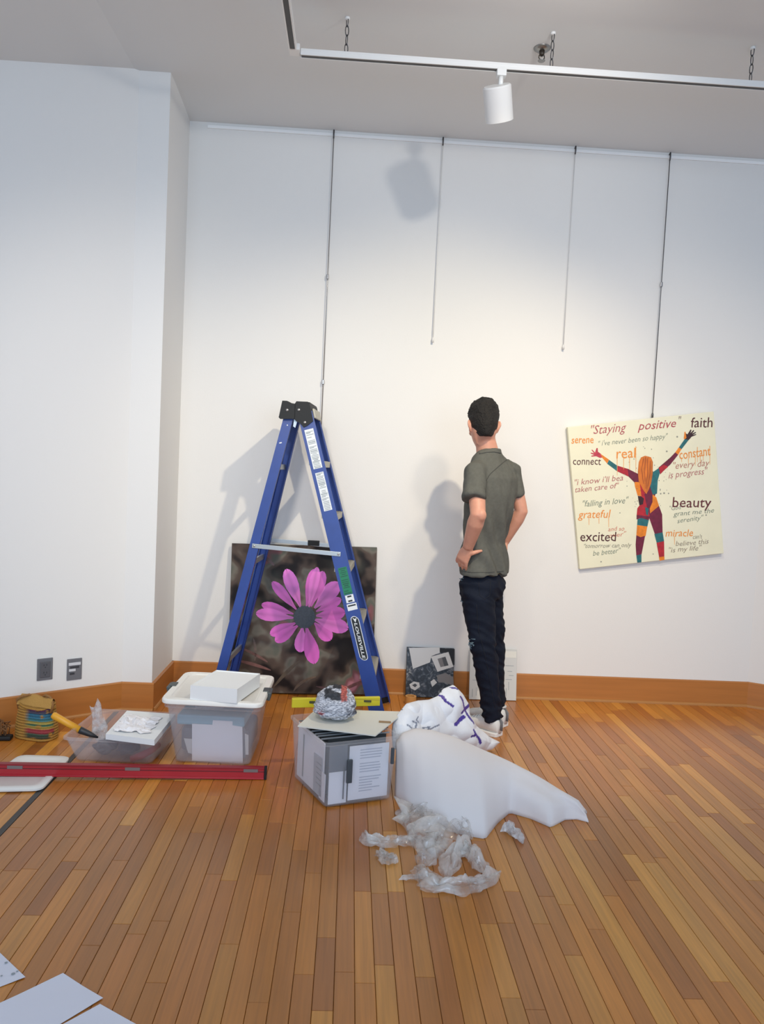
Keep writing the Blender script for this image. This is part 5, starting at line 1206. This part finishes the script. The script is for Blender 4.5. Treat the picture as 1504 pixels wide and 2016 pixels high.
# foam sheet
Fh = [(777, 1570), (798, 1590), (830, 1612), (870, 1632), (915, 1645), (955, 1652), (978, 1622), (1003, 1600), (1045, 1612), (1084, 1629), (1112, 1614), (1135, 1613), (1159, 1619)]
Rg = [(779, 1462), (790, 1446), (815, 1438), (850, 1440), (890, 1452), (930, 1468), (968, 1485), (1003, 1502), (1040, 1522), (1078, 1544), (1110, 1562), (1136, 1578), (1150, 1600)]
hh_ = [.22, .25, .265, .262, .245, .222, .198, .172, .145, .118, .095, .070, .030]
rows = []; nT = 60
def interp(A, t):
    f = t*(len(A)-1); i = min(len(A)-2, int(f)); k = f-i
    g = lambda j: Vector(A[max(0, min(len(A)-1, j))]) if hasattr(A[0], '__len__') else A[max(0, min(len(A)-1, j))]
    return g(i)*(1-k)+g(i+1)*k
for i in range(nT):
    t = i/(nT-1); f_ = interp(Fh, t); r_ = interp(Rg, t); h_ = interp(hh_, t); Fp = fl(f_.x, f_.y, .0015); Rp_ = fl(r_.x, r_.y, h_); Bp = Rp_+Vector((.05, .09, 0))*(1-.4*t)-Vector((0, 0, Rp_.z-.0015)); row = []
    for j in range(17):
        th_ = PI/2*j/16; k_ = .45*(1-math.cos(th_))+.55*j/16; p = Fp.lerp(Rp_, k_); p.z = Fp.z+(Rp_.z-Fp.z)*(.75*math.sin(th_)+.25*(j/16)**.8)
        dd = t*16-7.2-(16-j)*.30; fo = nz((t*5, j*.18, 0), 1, 21)*.018+abs(nz((t*9+j*.12, j*.25, 1), 1, 4))*.012+.020*math.exp(-dd*dd*.5)*(1-j/16)*1.4; row.append(p+Vector((0, -1, .6)).normalized()*fo*math.sin(th_)*(1-.25*math.sin(th_)))
    for j in range(1, 13):
        th_ = PI/2*j/12; k_ = math.sin(th_); p = Rp_.lerp(Bp, k_); p.z = Bp.z+(Rp_.z-Bp.z)*math.cos(th_); row.append(p+Vector((0, .5, .5))*nz((t*6, j*.2, 5), 1, 2)*.015*math.cos(th_))
    rows.append(row)
m = MB(); m.grid(rows)
fm = clear_mat('foam_wrap', (255, 252, 252), .9, .5, .1)
m = MB(); m.grid(rows); o = m.build('foam_sheet', fm, None, True, fix=False)
sd = o.modifiers.new('thickness', 'SOLIDIFY'); sd.thickness = .0015; sd.offset = -1
tag(o, 'large white foam packing sheet draped on the floor right of the file crate', 'packing sheet')
# crumpled clear film
wrapm = clear_mat('crinkled_clear_film', (255, 252, 248), .34, .14, 1.1, 12, .4)
def ribbon(mb, pts, wid, hgt, seed, layers=2, base=.002):
    P = [Vector((p.x, p.y, 0)) for p in [fl(x_, y_, .01) for x_, y_ in pts]]
    n_ = max(12, int(sum((P[i+1]-P[i]).length for i in range(len(P)-1))/.006)); W = wid if hasattr(wid, '__len__') else [wid]*len(P)
    for ly in range(layers):
        rows = []
        for i in range(n_):
            t = i/(n_-1); c_ = interp([tuple(p) for p in P], t); w_ = interp(W, t)*(1+.35*nz((t*7, ly, 0), 1, seed)); e_ = min(1, min(t, 1-t)*6+.15)
            d_ = (interp([tuple(p) for p in P], min(1, t+.03))-interp([tuple(p) for p in P], max(0, t-.03))).normalized(); s_ = Vector((-d_.y, d_.x, 0)); row = []
            for j in range(15):
                v_ = j/14*2-1; jit = Vector((nz((t*9, v_*2, ly), 1, seed+2), nz((t*9, v_*2, ly+7), 1, seed+5), 0))*w_*.38
                z_ = base+hgt*e_*((1-v_*v_)*.55+.15)*(.30+abs(nz((t*n_*.10, v_*1.6, ly*3), 1, seed+8))*2.6+abs(nz((t*n_*.2, v_*2.4, ly*3), 1, seed))*.7)*(1-.3*ly)
                row.append(c_+s_*v_*w_/2*e_+jit*e_+Vector((0, 0, max(.0015, z_))))
            rows.append(row)
        mb.grid(rows)
wr = thing('plastic_wrap', 'crumpled clear plastic wrap in a tangled heap in front of the foam sheet', 'plastic wrap', fl(840, 1665))
for nm_, args in (('film_heap', ([(800, 1585), (835, 1605), (850, 1640), (835, 1690)], [.17, .20, .17, .07], .055, 3, 2)), ('film_heap', ([(820, 1570), (870, 1600), (905, 1630), (930, 1650)], [.10, .13, .10, .04], .045, 13, 2)),
                 ('film_strand', ([(716, 1636), (728, 1656), (765, 1660), (800, 1655), (845, 1655)], [.06, .05, .045, .05, .06], .03, 23, 2)), ('film_strand', ([(745, 1672), (762, 1690), (784, 1694)], [.04, .06, .03], .025, 33, 2)),
                 ('film_strand', ([(862, 1640), (848, 1675), (828, 1706)], [.09, .07, .06], .035, 43, 2)), ('film_strand', ([(785, 1728), (815, 1724), (835, 1722)], [.012, .03, .03], .016, 53, 2)),
                 ('film_strand', ([(818, 1702), (835, 1722), (858, 1742), (905, 1746), (950, 1738), (986, 1712)], [.07, .08, .08, .075, .07, .03], .036, 63, 2)), ('film_strand', ([(880, 1730), (885, 1690), (915, 1668), (935, 1690), (950, 1715)], [.07, .06, .055, .06, .08], .045, 73, 2)), ('film_strand', ([(790, 1592), (792, 1615), (805, 1640), (812, 1660)], [.02, .015, .012, .01], .02, 83, 1))):
    m = MB(); ribbon(m, *args); m.build(nm_, wrapm, wr, True, fix=False)
m = MB(); ribbon(m, [(985, 1634), (1003, 1632), (1016, 1642), (1030, 1658)], [.02, .035, .04, .03], .04, 93, 2); o = m.build('plastic_wrap', clear_mat('crinkled_white_film', (246, 244, 244), .5, .25, .9, 26), None, False, fix=False); tag(o, 'small crumpled piece of plastic film right of the tangled heap', 'plastic wrap')
# small tape roll behind the bag
c_ = fl(808, 1386, .0); cc = Vector((c_.x, c_.y, 0)); m = MB(); lathe(m, cc+Vector((0, 0, .002)), [(.022, 0), (.034, 0), (.034, .048), (.022, .048), (.022, 0)], 24); o = item('tape_roll', m, mat('tan_tape', (196, 142, 80), .5), 'tan roll of tape on the floor below the black and white collage', 'tape')
